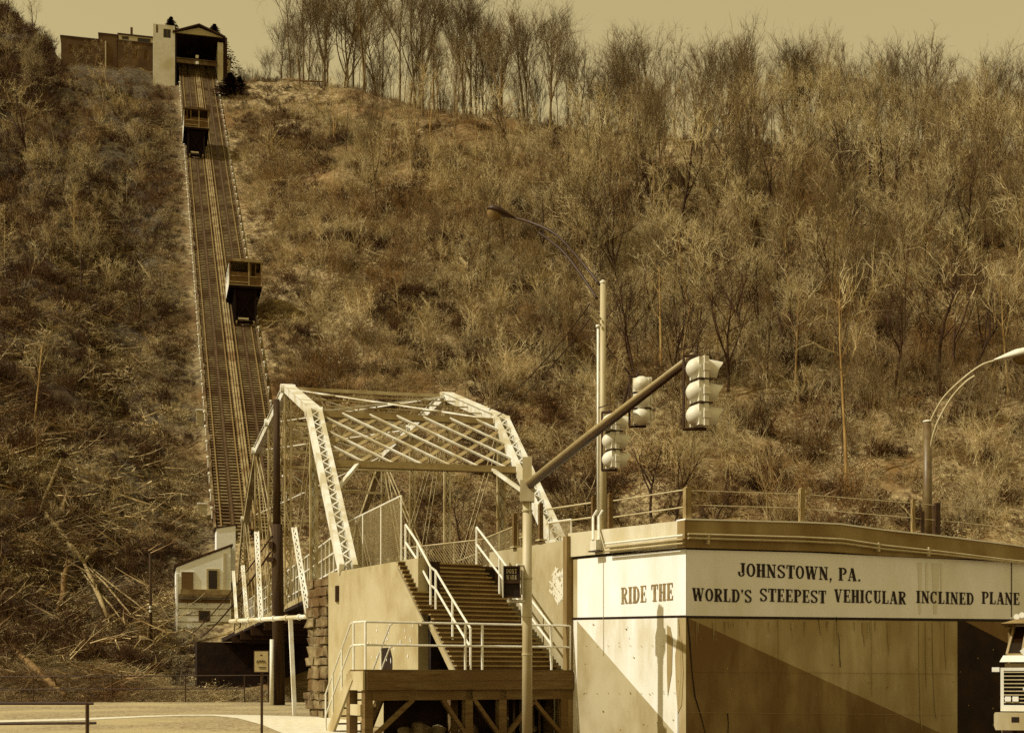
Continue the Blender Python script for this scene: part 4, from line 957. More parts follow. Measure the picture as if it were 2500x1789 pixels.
for (x0, t0, b0), (x1, t1, b1_) in zip(RTOP, RTOP[1:]):
    u0, u1 = u_of(x0), u_of(x1); q = [ztop(x0, b0, E2), ztop(x1, b1_, E2), ztop(x0, t0, E2), ztop(x1, t1, E2)]
    if x0 == 1675: u0 = -.093
    mb.hexa([E(6.12 + u0, -5.29, q[0]), E(6.12 + u1, -5.29, q[1]), E(6.12 + u1, -4.98, q[1]), E(6.12 + u0, -4.98, q[0]), E(6.12 + u0, -5.29, q[2]), E(6.12 + u1, -5.29, q[3]), E(6.12 + u1, -4.98, q[3]), E(6.12 + u0, -4.98, q[2])])
    cp.hexa([E(6.12 + u0, -5.32, q[2]), E(6.12 + u1, -5.32, q[3]), E(6.12 + u1, -4.95, q[3]), E(6.12 + u0, -4.95, q[2]), E(6.12 + u0, -5.32, q[2] + .035), E(6.12 + u1, -5.32, q[3] + .035), E(6.12 + u1, -4.95, q[3] + .035), E(6.12 + u0, -4.95, q[2] + .035)])
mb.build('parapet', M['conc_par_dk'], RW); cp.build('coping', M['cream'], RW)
# painted zones as thin coats on the faces
def coat(name, pts_, face, m_, k=1, par=RW):
    P0 = CR + (N1 if face == 1 else N2) * (.004 * k); N = E1 if face == 1 else E2
    q = [onplane(x, y, P0, N) for x, y in pts_]; mb = MB(); mb.add(q, [tuple(range(len(q)))]); return mb.build(name, m_, par)
BL = coat('painted_band', [(1410, 1508), (1674.6, 1502), (1674.6, 1337), (1410, 1360)], 1, M['cream'])
coat('painted_band', [(1395, 1508), (1409, 1508), (1409, 1361), (1395, 1362)], 1, M['conc_par'])
BRr = coat('painted_band', [(1675.5, 1502), (2462, 1511), (2640, 1514), (2640, 1375), (2462, 1367), (2200, 1355), (1960, 1344), (1675.5, 1338)], 2, M['cream'])
coat('dark_line', [(1394, 1512.5), (1674.6, 1506.5), (1674.6, 1501), (1394, 1507)], 1, M['black'], 2); coat('dark_line', [(1394, 1365), (1674.6, 1340), (1674.6, 1336), (1394, 1360.5)], 1, M['black'], 2)
coat('dark_line', [(1675.5, 1508), (2640, 1519), (2640, 1512.5), (1675.5, 1502)], 2, M['black'], 2); coat('dark_line', [(1675.5, 1341), (1960, 1348), (2200, 1359), (2462, 1371), (2640, 1379), (2640, 1373), (2462, 1365), (2200, 1352), (1960, 1342), (1675.5, 1334.5)], 2, M['black'], 2)
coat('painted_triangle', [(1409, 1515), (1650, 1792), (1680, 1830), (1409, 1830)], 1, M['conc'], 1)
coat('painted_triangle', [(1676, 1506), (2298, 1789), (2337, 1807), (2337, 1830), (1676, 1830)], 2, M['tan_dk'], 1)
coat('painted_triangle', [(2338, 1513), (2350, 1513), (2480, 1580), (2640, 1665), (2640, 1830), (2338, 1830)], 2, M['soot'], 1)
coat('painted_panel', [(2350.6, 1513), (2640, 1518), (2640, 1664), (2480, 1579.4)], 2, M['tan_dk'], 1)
# streaks and marks with shapes of their own
for x_, w_, a, b in ((2246, 5, 1372, 1498), (2284, 9, 1374, 1498), (2262, 3, 1373, 1470), (2298, 3, 1375, 1450)):  # darker streaks below the far lamp pole
    coat('stain', [(x_ - w_, a), (x_ + w_, a), (x_ + w_ * .8, (a + b) / 2), (x_ + w_ * .3, b), (x_ - w_ * .5, b), (x_ - w_ * .7, (a + b) / 2)], 2, M['stain_lt'], 3)
for x_, w_, b in ((2250, 7, 1785), (2262, 3, 1690), (2286, 10, 1760), (2170, 4, 1600), (2110, 6, 1580), (1935, 4, 1560), (2310, 4, 1640), (2020, 3, 1545)):
    coat('stain', [(x_ - w_, 1518), (x_ + w_, 1518), (x_ + w_ * .7, (1518 + b) / 2), (x_ + w_ * .1, b), (x_ - w_ * .4, b - 30), (x_ - w_ * .8, (1518 + b) / 2)], 2, M['stain'], 3)
def crack(face, pts_, w_, m_='black'):
    a = [(x - w_ * random.uniform(.3, .8), y) for x, y in pts_]; b = [(x + w_ * random.uniform(.3, .8), y) for x, y in pts_][::-1]; coat('crack', a + b, face, M[m_], 4)
crack(2, [(1679, 1508), (1684, 1560), (1690, 1640), (1697, 1700), (1712, 1750), (1722, 1789)], 2.6)
crack(2, [(2043, 1505), (2044, 1535), (2049, 1560), (2050, 1600), (2052, 1628)], 1.8)
crack(2, [(1776, 1740), (1779, 1765), (1777, 1790)], 2.0)
crack(2, [(1998, 1512), (2001, 1530), (2004, 1550)], 1.0)
coat('stain', [(1655, 1545), (1664, 1560), (1668, 1640), (1664, 1720), (1655, 1740), (1650, 1680), (1648, 1600)], 1, M['stain'], 3)
crack(1, [(1655, 1510), (1658, 1570), (1662, 1640), (1655, 1720)], 2.2, 'stain')
coat('stain', [(1628, 1525), (1636, 1530), (1642, 1560), (1640, 1640), (1630, 1700), (1628, 1640)], 1, M['stain'], 3)  # dark patch paints the signal pole's shadow on the wall
# construction joints
coat('joint', [(1472, 1370), (1473, 1370), (1473, 1600), (1472, 1600)], 1, M['tan'], 5); coat('joint', [(2469, 1332), (2471, 1332), (2471, 1505), (2469, 1505)], 2, M['black'], 5)
for x_ in (1900, 2128): coat('joint', [(x_, 1512), (x_ + .8, 1512), (x_ + .8, 1700), (x_, 1700)], 2, M['tan_dk'], 5)
for z_ in (1640, 1740): coat('joint', [(1677, z_ - 2), (2330, z_ + 4), (2330, z_ + 4.7), (1677, z_ - 1.3)], 2, M['tan_dk' if z_ < 1700 else 'stain'], 7)
for i in range(9):
    for zz_ in (1575, 1690): coat('tie_mark', [(1430 + i * 27 + 1.3 * math.cos(t), zz_ + (i % 2) + 1.3 * math.sin(t)) for t in range(6)], 1, M['stain'], 7)
# pilaster at the joint with the rear face
MB().box(E(6.02, .12, 2.4), E1 * .1, E2 * .1, Z * 3.0).build('pilaster', M['tan_dk'], RW)
# white paint blotch on the rear face
random.seed(3); mb = MB()
for i in range(70):
    a = random.uniform(0, 6.28); q = math.sqrt(random.random()); cx, cy = 1362 + 20 * q * math.cos(a), 1430 + 39 * q * math.sin(a); th = random.uniform(-.9, .9) + 1.57; L = random.uniform(5, 13); w_ = random.uniform(1.6, 3.6)
    ux, uy = math.cos(th) * L, math.sin(th) * L; vx, vy = -math.sin(th) * w_, math.cos(th) * w_
    P0 = E(6.2235 - i * .00012, 0, 0); mb.add([onplane(cx + sx_ * ux + sy_ * vx, cy + sx_ * uy + sy_ * vy, P0, E1) for sx_, sy_ in ((-1, -.4), (0, -1), (1, -.3), (.8, .5), (0, 1), (-.8, .6))], [tuple(range(6))])
mb.build('paint_blotch', M['stain_lt'], RW)
# small pocks, patches and tie marks on the painted faces
for i in range(60):
    f_ = 2 if i % 3 else 1; px = random.uniform(1690, 2440) if f_ == 2 else random.uniform(1420, 1665); py = random.uniform(1520, 1785); r_ = random.uniform(.7, 2.0)
    coat('chip', [(px + r_ * math.cos(t) * random.uniform(.6, 1.3), py + r_ * 1.3 * math.sin(t) * random.uniform(.6, 1.3)) for t in [0, 1, 2, 3, 4, 5]], f_, M[random.choice(['tan_dk', 'stain', 'conc'])], 5)
for i in range(24):
    px = random.uniform(1700, 2300); L = random.uniform(15, 70); w_ = random.uniform(.6, 1.6)
    coat('stain', [(px - w_, 1516), (px + w_, 1516), (px + w_ * .4, 1516 + L), (px - w_ * .4, 1516 + L * .8)], 2, M['stain'], 6)
# conduits under the parapet
for i, o_ in enumerate((.0, .10, .19)):
    mb = MB(); mb.tube([onplane(1478, 1327 + i * 9, CR - E1 * .2, E1), onplane(1668, 1306 + i * 10, CR - E1 * .2, E1)], .03, 6)
    mb.build('conduit', M['conc_par' if i else 'rail'], RW)
for i in range(2):
    ptsC = [(1680, 1303 + i * 10), (1960, 1311 + i * 10), (2060, 1316 + i * 10), (2160, 1331 + i * 9), (2290, 1345 + i * 7), (2460, 1366 + i * 4), (2600, 1380 + i * 4)]
    MB().tube([onplane(x, y, CR - E2 * .17, E2) for x, y in ptsC], .028, 6).build('conduit', M['galv'], RW)
for px in (1728, 2144, 2266): MB().box(onplane(px, 1316 if px < 2000 else 1335 if px < 2200 else 1346, CR - E2 * .14, E2), E1 * .025, E2 * .05, Z * .12).build('pipe_clamp', M['galv'], RW)
bx_ = onplane(1456, 1332, CR - E1 * .16, E1); MB().box(bx_, E1 * .1, E2 * .14, Z * .14).build('junction_box', M['conc_lt'], RW); MB().box(bx_ - Z * .14, E1 * .13, E2 * .2, Z * .015).build('bracket', M['dkmetal'], RW)

# lettering --------------------------------------------------------------
def glyph(ch):
    r = lambda *a: ('r',) + a
    l = lambda *a: ('l',) + a
    a = lambda *q: ('a',) + q
    tS = lambda x0, x1: r(x0, 12.9, x1, 14); bS = lambda x0, x1: r(x0, 0, x1, 1.1)
    G = {
     'I': (5, [r(1.3, 0, 3.7, 14), tS(0, 5), bS(0, 5)]),
     'J': (7.5, [r(4.1, 3.5, 6.3, 14), tS(2.6, 7.5), a(3.65, 3.2, 2.2, 2.7, -180, 0, 1.5), r(.4, 2.6, 2.4, 5)]),
     'O': (8.5, [a(4.25, 7, 3.2, 6.3, 0, 360, 1.9)]),
     'H': (9, [r(1, 0, 3.2, 14), r(5.8, 0, 8, 14), r(2, 6.4, 7, 7.6), tS(0, 4), bS(0, 4), tS(5, 9), bS(5, 9)]),
     'N': (9.5, [r(1.1, 0, 2.2, 14), r(7.2, 0, 8.3, 14), l(1.6, 14, 7.8, 0, 2.4), tS(0, 3.2), bS(0, 3.6), tS(5.6, 9.5)]),
     'S': (8, [a(4, 10.4, 2.9, 3.0, 10, 250, 1.5), a(4, 3.6, 2.9, 3.0, -170, 70, 1.5), l(1.6, 9.2, 6.4, 4.8, 2.2), r(6.3, 10.0, 7.2, 14), r(.7, 0, 1.6, 4)]),
     'T': (8.5, [r(3.1, 0, 5.4, 14), r(0, 12.9, 8.5, 14), bS(1.8, 6.7), r(0, 9.8, 1, 14), r(7.5, 9.8, 8.5, 14)]),
     'W': (13, [l(1.6, 14, 3.9, 0, 2.2), l(3.9, 0, 6.4, 13, 1.0), l(6.4, 14, 8.9, 0, 2.2), l(8.9, 0, 11.4, 13, 1.0), tS(0, 4), tS(4.8, 8), tS(9.6, 13)]),
     'P': (8.5, [r(1.1, 0, 3.4, 14), tS(0, 5), bS(0, 4.8), a(4.4, 10.2, 3.0, 3.2, -90, 90, 1.7)]),
     'A': (9.5, [l(4.4, 14, 1.4, 0, 1.0), l(4.6, 14, 7.7, 0, 2.4), r(2.4, 4.0, 6.6, 5.0), bS(0, 3), bS(5.4, 9.5)]),
     'R': (9.2, [r(1.1, 0, 3.4, 14), tS(0, 5), bS(0, 4.6), a(4.4, 10.5, 2.9, 2.9, -90, 90, 1.7), l(4.4, 7.6, 7.4, .6, 2.2), bS(6.4, 9.2)]),
     'D': (9, [r(1.1, 0, 3.4, 14), tS(0, 4.6), bS(0, 4.6), a(4.0, 7, 3.7, 6.4, -90, 90, 1.9)]),
     'E': (8, [r(1.1, 0, 3.4, 14), r(0, 12.9, 7.6, 14), r(0, 0, 7.8, 1.1), r(3, 6.4, 5.8, 7.5), r(6.7, 10.3, 7.6, 14), r(6.9, 0, 7.8, 3.8), r(5.2, 5.0, 6.0, 8.9)]),
     'L': (7.8, [r(1.1, 0, 3.4, 14), tS(0, 4.8), r(0, 0, 7.6, 1.1), r(6.7, 0, 7.6, 4.2)]),
     'V': (9.2, [l(1.7, 14, 4.6, 0, 2.3), l(4.6, 0, 7.5, 14, 1.0), tS(0, 4), tS(5.8, 9.2)]),
     'C': (8.5, [a(4.4, 7, 3.2, 6.3, 40, 320, 1.9), r(6.6, 9.6, 7.6, 14)]),
     'U': (9, [r(1.1, 4, 3.4, 14), r(6.5, 4, 7.6, 14), a(4.7, 4.2, 2.5, 3.5, -180, 0, 1.6), tS(0, 4.6), tS(5.2, 9)]),
     ',': (3.2, [r(.7, 0, 2.7, 2.2), l(2.0, .6, 1.0, -2.6, 1.0)]), '.': (3.2, [r(.7, 0, 2.7, 2.2)]),
     "'": (3.2, [r(.7, 11.6, 2.7, 14), l(2.0, 12, 1.2, 9.6, .9)]), 'K': (9, [r(1, 0, 3, 14), l(3, 5, 7.4, 13.5, 1.5), l(4, 7, 7.6, .5, 2.2)]), ' ': (4.5, [])}
    return G[ch]
def lettering(text, face, pxa, pxb, pya, pyb, m_, name='lettering', plane=None, U=None, out=None, par=RW, gap=1.1):
    """text between picture columns pxa..pxb (left cap top at pya, foot at pyb) laid flat on a wall face"""
    if plane is None:
        P0 = CR + (N1 if face == 1 else N2) * .012; N = E1 if face == 1 else E2; U = -E2 if face == 1 else E1
        out = N1 if face == 1 else N2
    else: P0, N = plane
    o = onplane(pxa, pyb, P0, N); x1 = (onplane(pxb, pyb, P0, N) - o).dot(U); H = onplane(pxa, pya, P0, N).z - o.z
    tot = sum(glyph(c)[0] + gap for c in text) - gap; su = x1 / tot; sv = H / 14; mb = MB(); x = 0; k = 0
    def pt(u, v): return o + U * (u * su) + Z * (v * sv) + out * (.0008 * (k % 14))
    for c in text:
        w_, prims = glyph(c)
        for p in prims:
            k += 1
            if p[0] == 'r' and p[3] - p[1] > 1.8 and p[4] - p[2] > 4 and p[3] - p[1] < 3: p = ('r', p[1] - .25, p[2], p[3] + .3, p[4])
            if p[0] == 'l' and p[5] > 1.8: p = p[:5] + (p[5] + .5,)
            if p[0] == 'a': p = p[:7] + (p[7] + .45,)
            if p[0] == 'r': mb.add([pt(x + p[1], p[2]), pt(x + p[3], p[2]), pt(x + p[3], p[4]), pt(x + p[1], p[4])], [(0, 1, 2, 3)])
            elif p[0] == 'l': h = p[5] / 2; mb.add([pt(x + p[1] - h, p[2]), pt(x + p[1] + h, p[2]), pt(x + p[3] + h, p[4]), pt(x + p[3] - h, p[4])], [(0, 1, 2, 3)])
            else:
                _, cx, cy, rx, ry, a0, a1, th = p; n = 16
                for i in range(n):
                    q = [R(a0 + (a1 - a0) * j / n) for j in (i, i + 1)]
                    th_ = lambda t_: th * (.55 + .45 * abs(math.cos(t_)))
                    mb.add([pt(x + cx + (rx + s_ * th_(t_) / 2) * math.cos(t_), cy + (ry + s_ * th_(t_) / 2) * math.sin(t_)) for t_, s_ in ((q[0], -1), (q[0], 1), (q[1], 1), (q[1], -1))], [(0, 1, 2, 3)])
        x += w_ + gap
    return mb.build(name, m_, par)
lettering('RIDE THE', 1, 1516, 1643, 1434, 1474, M['letter'])
lettering('JOHNSTOWN, PA.', 2, 1801, 2101, 1373, 1406, M['black'])
lettering("WORLD'S", 2, 1690, 1835, 1434, 1466, M['black']); lettering('STEEPEST', 2, 1855, 2017, 1435, 1467, M['black'])
lettering('VEHICULAR', 2, 2037, 2212, 1437, 1469, M['black']); lettering('INCLINED', 2, 2237, 2377, 1441, 1471, M['black']); lettering('PLANE', 2, 2397, 2489, 1443, 1473, M['black'])

# parapet guard rails -----------------------------------------------------
def post(px, py0, py1, P0, N, w_, lab, m_='post', grp=None):
    w_ *= .62
    a = onplane(px, py1, P0, N); b = onplane(px, py0, P0, N)
    t = thing('rail_post', lab, 'post', a - Z * .1, grp)
    mb = MB(); mb.box((a + b) / 2, E1 * (w_ / 2), E2 * (w_ / 2), Z * ((b.z - a.z) / 2 + .05)); mb.box((a + b) / 2 - E1 * w_ * .7, E1 * .012, E2 * w_ * .5, Z * ((b.z - a.z) / 2 + .02)); mb.build('shaft', M[m_], t)
    f = MB(); f.box(a, E1 * .12, E2 * .12, Z * .02); f.build('base_plate', M['galv'], t); return b
LP0 = CR + E1 * .12; RP0 = CR + E2 * .08
post(1258, 1256, 1335, LP0, E1, .15, 'dark guard post beside the signal pole, at the head of the stairs', 'wood')
post(1321, 1232, 1318, LP0, E1, .15, 'dark guard post between the signal pole and the lamp pole', 'wood')
post(1450, 1214, 1306, LP0, E1, .13, 'dark guard post just left of the tall lamp pole', 'wood')
post(1491, 1208, 1295, LP0, E1, .15, 'grey guard post just right of the tall lamp pole', 'wood')
post(1679, 1193, 1275, RP0, E2, .2, 'broad grey post at the corner of the parapet')
post(1958, 1195, 1285, RP0, E2, .16, 'pale guard post above the word VEHICULAR')
post(2230, 1222, 1312, RP0, E2, .12, 'pale thin guard post left of the far lamp pole'); 
post(2288, 1232, 1318, RP0, E2, .2, 'dark stubby post right of the far lamp pole', 'dkmetal'); post(2253, 1252, 1312, RP0, E2, .1, 'dark short post touching the far lamp pole', 'dkmetal')
def pipe(name, lab, pl, P0, N, r, m_='galv', cat='railing'):
    t = thing(name, lab, cat, onplane(*pl[0][0], P0, N))
    for seg_ in pl: MB().tube([onplane(x, y, P0, N) for x, y in seg_], r, 6).build('pipe', M[m_], t)
pipe('guard_rail', 'two pipe rails above the left parapet between lamp pole and corner', [[(1498, 1222), (1679, 1194)], [(1498, 1262), (1679, 1236)]], LP0, E1, .018)
pipe('guard_rail', 'two pipe rails above the parapet left of the tall lamp pole', [[(1335, 1243), (1450, 1226)], [(1335, 1278), (1450, 1262)]], LP0, E1, .025)
pipe('guard_rail', 'thin cable rails above the long right-hand parapet', [[(1690, 1197), (1958, 1206), (2230, 1228), (2600, 1262)], [(1690, 1232), (1958, 1240), (2230, 1264), (2600, 1300)]], RP0, E2, .012, 'galv')
def hoop(px0, px1, py0, py1, P0, N, lab):
    a, b, c, d = (onplane(px0, py1, P0, N), onplane(px1, py1 - 10, P0, N), onplane(px1, py0 - 8, P0, N), onplane(px0, py0, P0, N)); t = thing('mesh_panel', lab, 'panel', a)
    MB().tube([a, d, c, b], .025, 6).build('pipe_frame', M['rail'], t); mb = MB()
    for i in range(1, 20):
        f = i / 20; mb.tube([a.lerp(b, f), d.lerp(c, f)], .005, 3, False); mb.tube([a.lerp(d, f), b.lerp(c, f)], .005, 3, False)
    mb.build('wire_mesh', M['galv'], t)
hoop(1340, 1395, 1275, 1318, LP0, E1, 'low wire mesh panel on the wall between signal pole and lamp pole')

# ------------------------------------------------------------------ wooden landing and stairs
DK = thing('timber_landing', 'raised timber landing with plank fascia, posts and pipe railing at the stair foot', 'deck', E(0, 0, 0))
ZD = 1.77
mb = MB()
for i in range(4): mb.box(E(3.05, .13 + i * .235, ZD - .03), E1 * 3.07, E2 * .112, Z * .03)
mb.build('deck_boards', M['wood'], DK)
mb = MB(); mb.box(E(3.07, -.03, ZD - .17), E1 * 3.03, E2 * .03, Z * .115); mb.box(E(3.07, -.03, ZD - .405), E1 * 3.03, E2 * .03, Z * .112); mb.build('fascia', M['wood'], DK)
MB().box(E(3.07, .08, ZD - .42), E1 * 3.03, E2 * .07, Z * .36).build('front_beam', M['wood'], DK)
MB().box(E(-.03, .45, ZD - .28), E1 * .03, E2 * .48, Z * .24).build('side_fascia', M['conc_par'], DK);  # paler than the front fascia; sunlight on this side painted in
for e, f_ in ((.12, .02), (2.95, .02), (3.95, .02), (5.85, .02), (.06, .88), (5.9, .88), (2.95, .9)):
    MB().box(E(e, f_ + .1, .35), E1 * .11, E2 * .11, Z * 1.3).build('post', M['wood'], DK)
for z_ in (.75, -.1): MB().box(E(-.02, .5, z_), E1 * .03, E2 * .34, Z * .14).build('side_rail', M['conc_par'], DK)  # same pale colour, painting the sunlit side
for (e0, z0, e1_, z1) in ((.24, .05, 1.35, 1.0), (2.85, .1, 1.75 + .45, 1.0), (3.85, .05, 3.1, 1.0), (4.1, .05, 4.95, 1.0), (5.75, .05, 4.85, 1.0)):
    MB().bar(E(e0, .06, z0), E(e1_, .06, z1), .1, .14, E2).build('brace', M['wood'], DK)
# railing on landing
def rail_posts(par, pts3, z0, z1, r=.03): 
    for p in pts3: MB().tube([p + Z * z0, p + Z * z1], r, 7).build('rail_post', M['rail'], par)
fr = [E(.08, .05, 0), E(3.1, .05, 0), E(3.62, .05, 0)]
G1 = 1.2
for z_ in (ZD + G1, ZD + .62): MB().tube([E(-.04, .62, z_), E(-.03, .12, z_), E(.04, .04, z_), E(6.03, .04, z_)], .03, 7).build('rail_pipe', M['rail'], DK)
for e in (.04, 2.85, 3.35, 4.62, 5.45, 6.03): MB().tube([E(e, .04, ZD), E(e, .04, ZD + G1)], .033, 7).build('rail_post', M['rail'], DK)
MB().tube([E(-.04, .62, ZD), E(-.04, .62, ZD + G1)], .03, 7).build('rail_post', M['rail'], DK)
# side flight going down behind the landing's left end
SF = thing('side_stairs', 'steep short wooden stair going down behind the left end of the landing', 'stairs', E(-.4, 1.6, 0))
n = 9
for e in (-.05, 1.0):
    MB().bar(E(e, .75, ZD - .15), E(e, 2.55, -.25), .07, .34).build('stringer', M['conc_par' if e < 0 else 'wood'], SF)  # outer stringer paler, sun on it put into the colour
for i in range(n): f = (i + .5) / n; MB().box(E(.48, .75 + 1.8 * f, ZD - .05 - 1.9 * f), E1 * .5, E2 * .12, Z * .02).build('tread', M['wood'], SF)
for o_ in (0, 1):
    for z_ in (1.2, .62): MB().tube([E(-.06 + o_ * 1.1, .62, ZD + z_), E(-.06 + o_ * 1.1, .8, ZD + z_ - .05), E(-.06 + o_ * 1.1, 2.55, z_ - .1)], .027, 6).build('handrail', M['rail'], SF)
    for f in (.35, .7, .98): MB().tube([E(-.06 + o_ * 1.1, .75 + 1.8 * f, ZD - 1.9 * f - .1), E(-.06 + o_ * 1.1, .75 + 1.8 * f, ZD - 1.85 * f + 1.15)], .027, 6).build('rail_post', M['rail'], SF)
# main flight
MS = thing('main_stairs', 'long wooden staircase rising from the landing to the bridge walkway', 'stairs', E(4.4, .8, 0))
n = 24; e2a, e2b = .62, 3.95; za, zb4 = ZD, 4.86
def sx(f):
    l = 2.86 if f > .5 else 2.95; l = 2.62 if f > .52 else 2.86
    return (l, 6.06 - .75 * f)
mt = MB(); mr = MB()
for i in range(n):
    f = (i + 1) / n; e = e2a + (e2b - e2a) * i / n; z_ = za + (zb4 - za) * f; l, r_ = sx(f); j = random.uniform(-.02, .02)
    mt.box(E((l + r_) / 2 + j, e + .08, z_ - .02), E1 * ((r_ - l) / 2), E2 * .095, Z * .02)
    mr.box(E((l + r_) / 2, e + .075, z_ - .04 - .052), E1 * ((r_ - l) / 2 - .04), E2 * .012, Z * .05)
mt.build('treads', M['tread'], MS); mr.build('risers', M['riser'], MS)
for f0, f1, l in ((0, .5, 2.9), (.5, 1, 2.66)):
    a = E(l, e2a + (e2b - e2a) * f0, za + (zb4 - za) * f0 - .15); b = E(l, e2a + (e2b - e2a) * f1, za + (zb4 - za) * f1 - .15); MB().bar(a - Z * .12, b - Z * .12, .05, .2).build('stringer', M['conc'], MS)
MB().bar(E(5.95, e2a, za - .2), E(5.25, e2b, zb4 - .2), .08, .3).build('stringer', M['wood'], MS)
MB().box(E(3.55, 1.2, .55), E1 * 2.5, E2 * .03, Z * .95).build('skirt_boards', M['soot'], MS)  # dark panel added to paint the shade under the landing
MB().box(E(4.4, 4.2, 2.3), E1 * 1.5, E2 * .1, Z * 2.45).build('back_wall', M['soot'], MS)
def stair_rail(pts_, par, lab=None):
    """pts_: (e1, e2, z walking level) corners"""
    for h in (1.1, .6): MB().tube([E(a, b, c + h) for a, b, c in pts_], .033, 7).build('handrail', M['rail'], par)
    for a, b, c in pts_: MB().tube([E(a, b, c), E(a, b, c + 1.1)], .033, 7).build('rail_post', M['rail'], par)
HR = thing('stair_railing', 'white pipe handrail climbing the left side of the main stairs', 'railing', E(3, 3, 3))
Zs = lambda e: za + (zb4 - za) * (e - e2a) / (e2b - e2a)
stair_rail([(2.9, 3.9, Zs(3.9)), (3.0, 3.3, Zs(3.3)), (3.02, 2.5, Zs(2.5))], HR); stair_rail([(3.12, 2.38, Zs(2.38)), (3.2, 1.5, Zs(1.5)), (3.3, .62, Zs(.62))], HR)
for h in (1.1, .6): MB().tube([E(3.02, 2.5, Zs(2.5) + h), E(3.12, 2.38, Zs(2.38) + h)], .033, 7).build('handrail', M['rail'], HR)
HR2 = thing('stair_railing', 'white pipe handrail climbing the right side of the main stairs against the wall', 'railing', E(5.6, 2, 3))
stair_rail([(5.2, 3.95, Zs(3.95)), (5.42, 2.95, Zs(2.95)), (5.6, 1.9, Zs(1.9)), (5.85, .75, Zs(.75))], HR2)
# rocks below the landing
random.seed(9)
for i, (e, b, s_) in enumerate(((1.9, .8, .3), (2.45, .85, .22), (3.3, .75, .26), (4.3, .85, .2), (1.5, .9, .18), (5.2, .8, .2))):
    m2 = MB(); rock(m2, E(e, b, .15), s_, s_, s_ * .8)
    tag(m2.build('rubble_stone', M['stone']), 'pale rubble stone in the dark space under the timber landing', 'rock', 'rubble under the landing')
# palings under the stairs
for i in range(6):
    e = 4.6 + i * .2; m2 = MB(); m2.bar(E(e, .95, -.2), E(e, .95, 1.0 + .1 * (i % 2)), .06, .03); tag(m2.build('wooden_paling', M['tie']), 'upright wooden paling in the dark under the right end of the landing', 'paling', 'palings under the landing')

# chain-link fences -------------------------------------------------------
def chainlink(name, lab, p, q, h, nposts, m_='rail'):
    p, q = Vector(p), Vector(q); t = thing(name, lab, 'fence', p); L = (q - p).length
    MB().tube([p + Z * h, q + Z * h], .03, 6).build('top_rail', M[m_], t)
    for i in range(nposts): a = p.lerp(q, i / (nposts - 1)); MB().tube([a, a + Z * h], .028, 6).build('post', M[m_], t)
    mb = MB(); st = .13; n_ = int((L + h) / st); d = (q - p) / L
    for i in range(n_):
        x = i * st; x0, z0 = (x, 0) if x <= L else (L, x - L); x1, z1 = (x - h, h) if x >= h else (0, x)
        mb.tube([p + d * x0 + Z * z0, p + d * x1 + Z * z1], .006, 3, False); mb.tube([p + d * (L - x0) + Z * z0, p + d * (L - x1) + Z * z1], .006, 3, False)
    mb.build('wire_mesh', M['galv'], t)
a = at(980, 1376, 42); b = at(846, 1411, 49.3); a.z = b.z = 4.9
chainlink('chain_link_fence', 'tall chain-link fence rising from the bridge end post to the stair head', a, b, 1.98, 4)
c = at(690, 1450, 60); c.z = 4.75; b2_ = BP(4.5, .06, 4.75); chainlink('chain_link_fence', 'chain-link fence along the left walkway behind the end post', b2_, BP(30, .06, 4.75), 1.9, 9, 'white_in')
a = at(1012, 1380, 47); a.z = 4.9; b = at(1178, 1380, 46.2); b.z = 4.9; chainlink('chain_link_fence', 'low chain-link fence across the stair head', a + T * 2.5, b, 1.1, 4, 'white_in')
b_ = onplane(1250, 1290, CR + E1 * .1, E1); b_.z = 4.95; chainlink('chain_link_fence', 'low sloping chain-link fence left of the signal pole top', b, b_ + E1 * .2, 1.1, 3, 'white_in')

# ------------------------------------------------------------------ traffic signal
TS = thing('signal_pole', 'grey steel traffic signal pole with long dark mast arm', 'signal pole', (.36, 34, 0))
MB().tube([(.36, 34, -.1), (.36, 34, 3.0), (.36, 34, 6.1)], [.128, .118, .108], 14).build('shaft', M['galv'], TS, True)
pa, pb = Vector((.36, 33.98, EYE + 470 / FPX * 34)), at(1690, 872, 20.5); pb.z = pa.z + .02
arm = MB(); arm.tube([pa, pa.lerp(pb, .5) + Z * .03, pb], [.07, .058, .038], 12); am = arm.build('mast_arm', M['arm'], TS, True)
up = MB(); up.tube([pa - Z * .07 + Vector((.05, 0, 0)), pa.lerp(pb, .5) - Z * .04 + Vector((.04, 0, 0)), pb - Z * .035 + Vector((.025, 0, 0))], [.075, .062, .04], 10); up.build('lower_arm_tube', M['dkmetal'], am, True)  # dark tube added below to paint the arm's shaded underside
MB().box(Vector((.36, 34, 5.98)), Vector((.17, 0, 0)), Vector((0, .17, 0)), Z * .25).build('clamp_box', M['galv'], TS)
MB().box(Vector((.36, 34, 6.5)), Vector((.11, 0, 0)), Vector((0, .11, 0)), Z * .28).build('cap_box', M['galv'], TS)
for z_ in (3.0, 2.1, 3.9, 5.5): MB().tube([(.36, 34, z_), (.36, 34, z_ + .04)], .133, 14).build('band', M['galv'], TS)
def visor(mb, c, d, r, L):
    d = d.normalized(); x = d.cross(Z).normalized(); z = x.cross(d); n = 14
    for rr, fl in ((r, 0), (r - .012, 1)):
        v = []
        for i in range(n + 1):
            t = R(-50) + (R(280)) * i / n; o = x * math.cos(t) * rr + z * math.sin(t) * rr
            Lf = L * (.55 + .45 * max(0, math.sin(t))) ; v += [c + o, c + o * .97 + d * Lf - Z * .02]
        mb.add(v, [((2 * i, 2 * i + 2, 2 * i + 3, 2 * i + 1) if not fl else (2 * i + 1, 2 * i + 3, 2 * i + 2, 2 * i)) for i in range(n)])
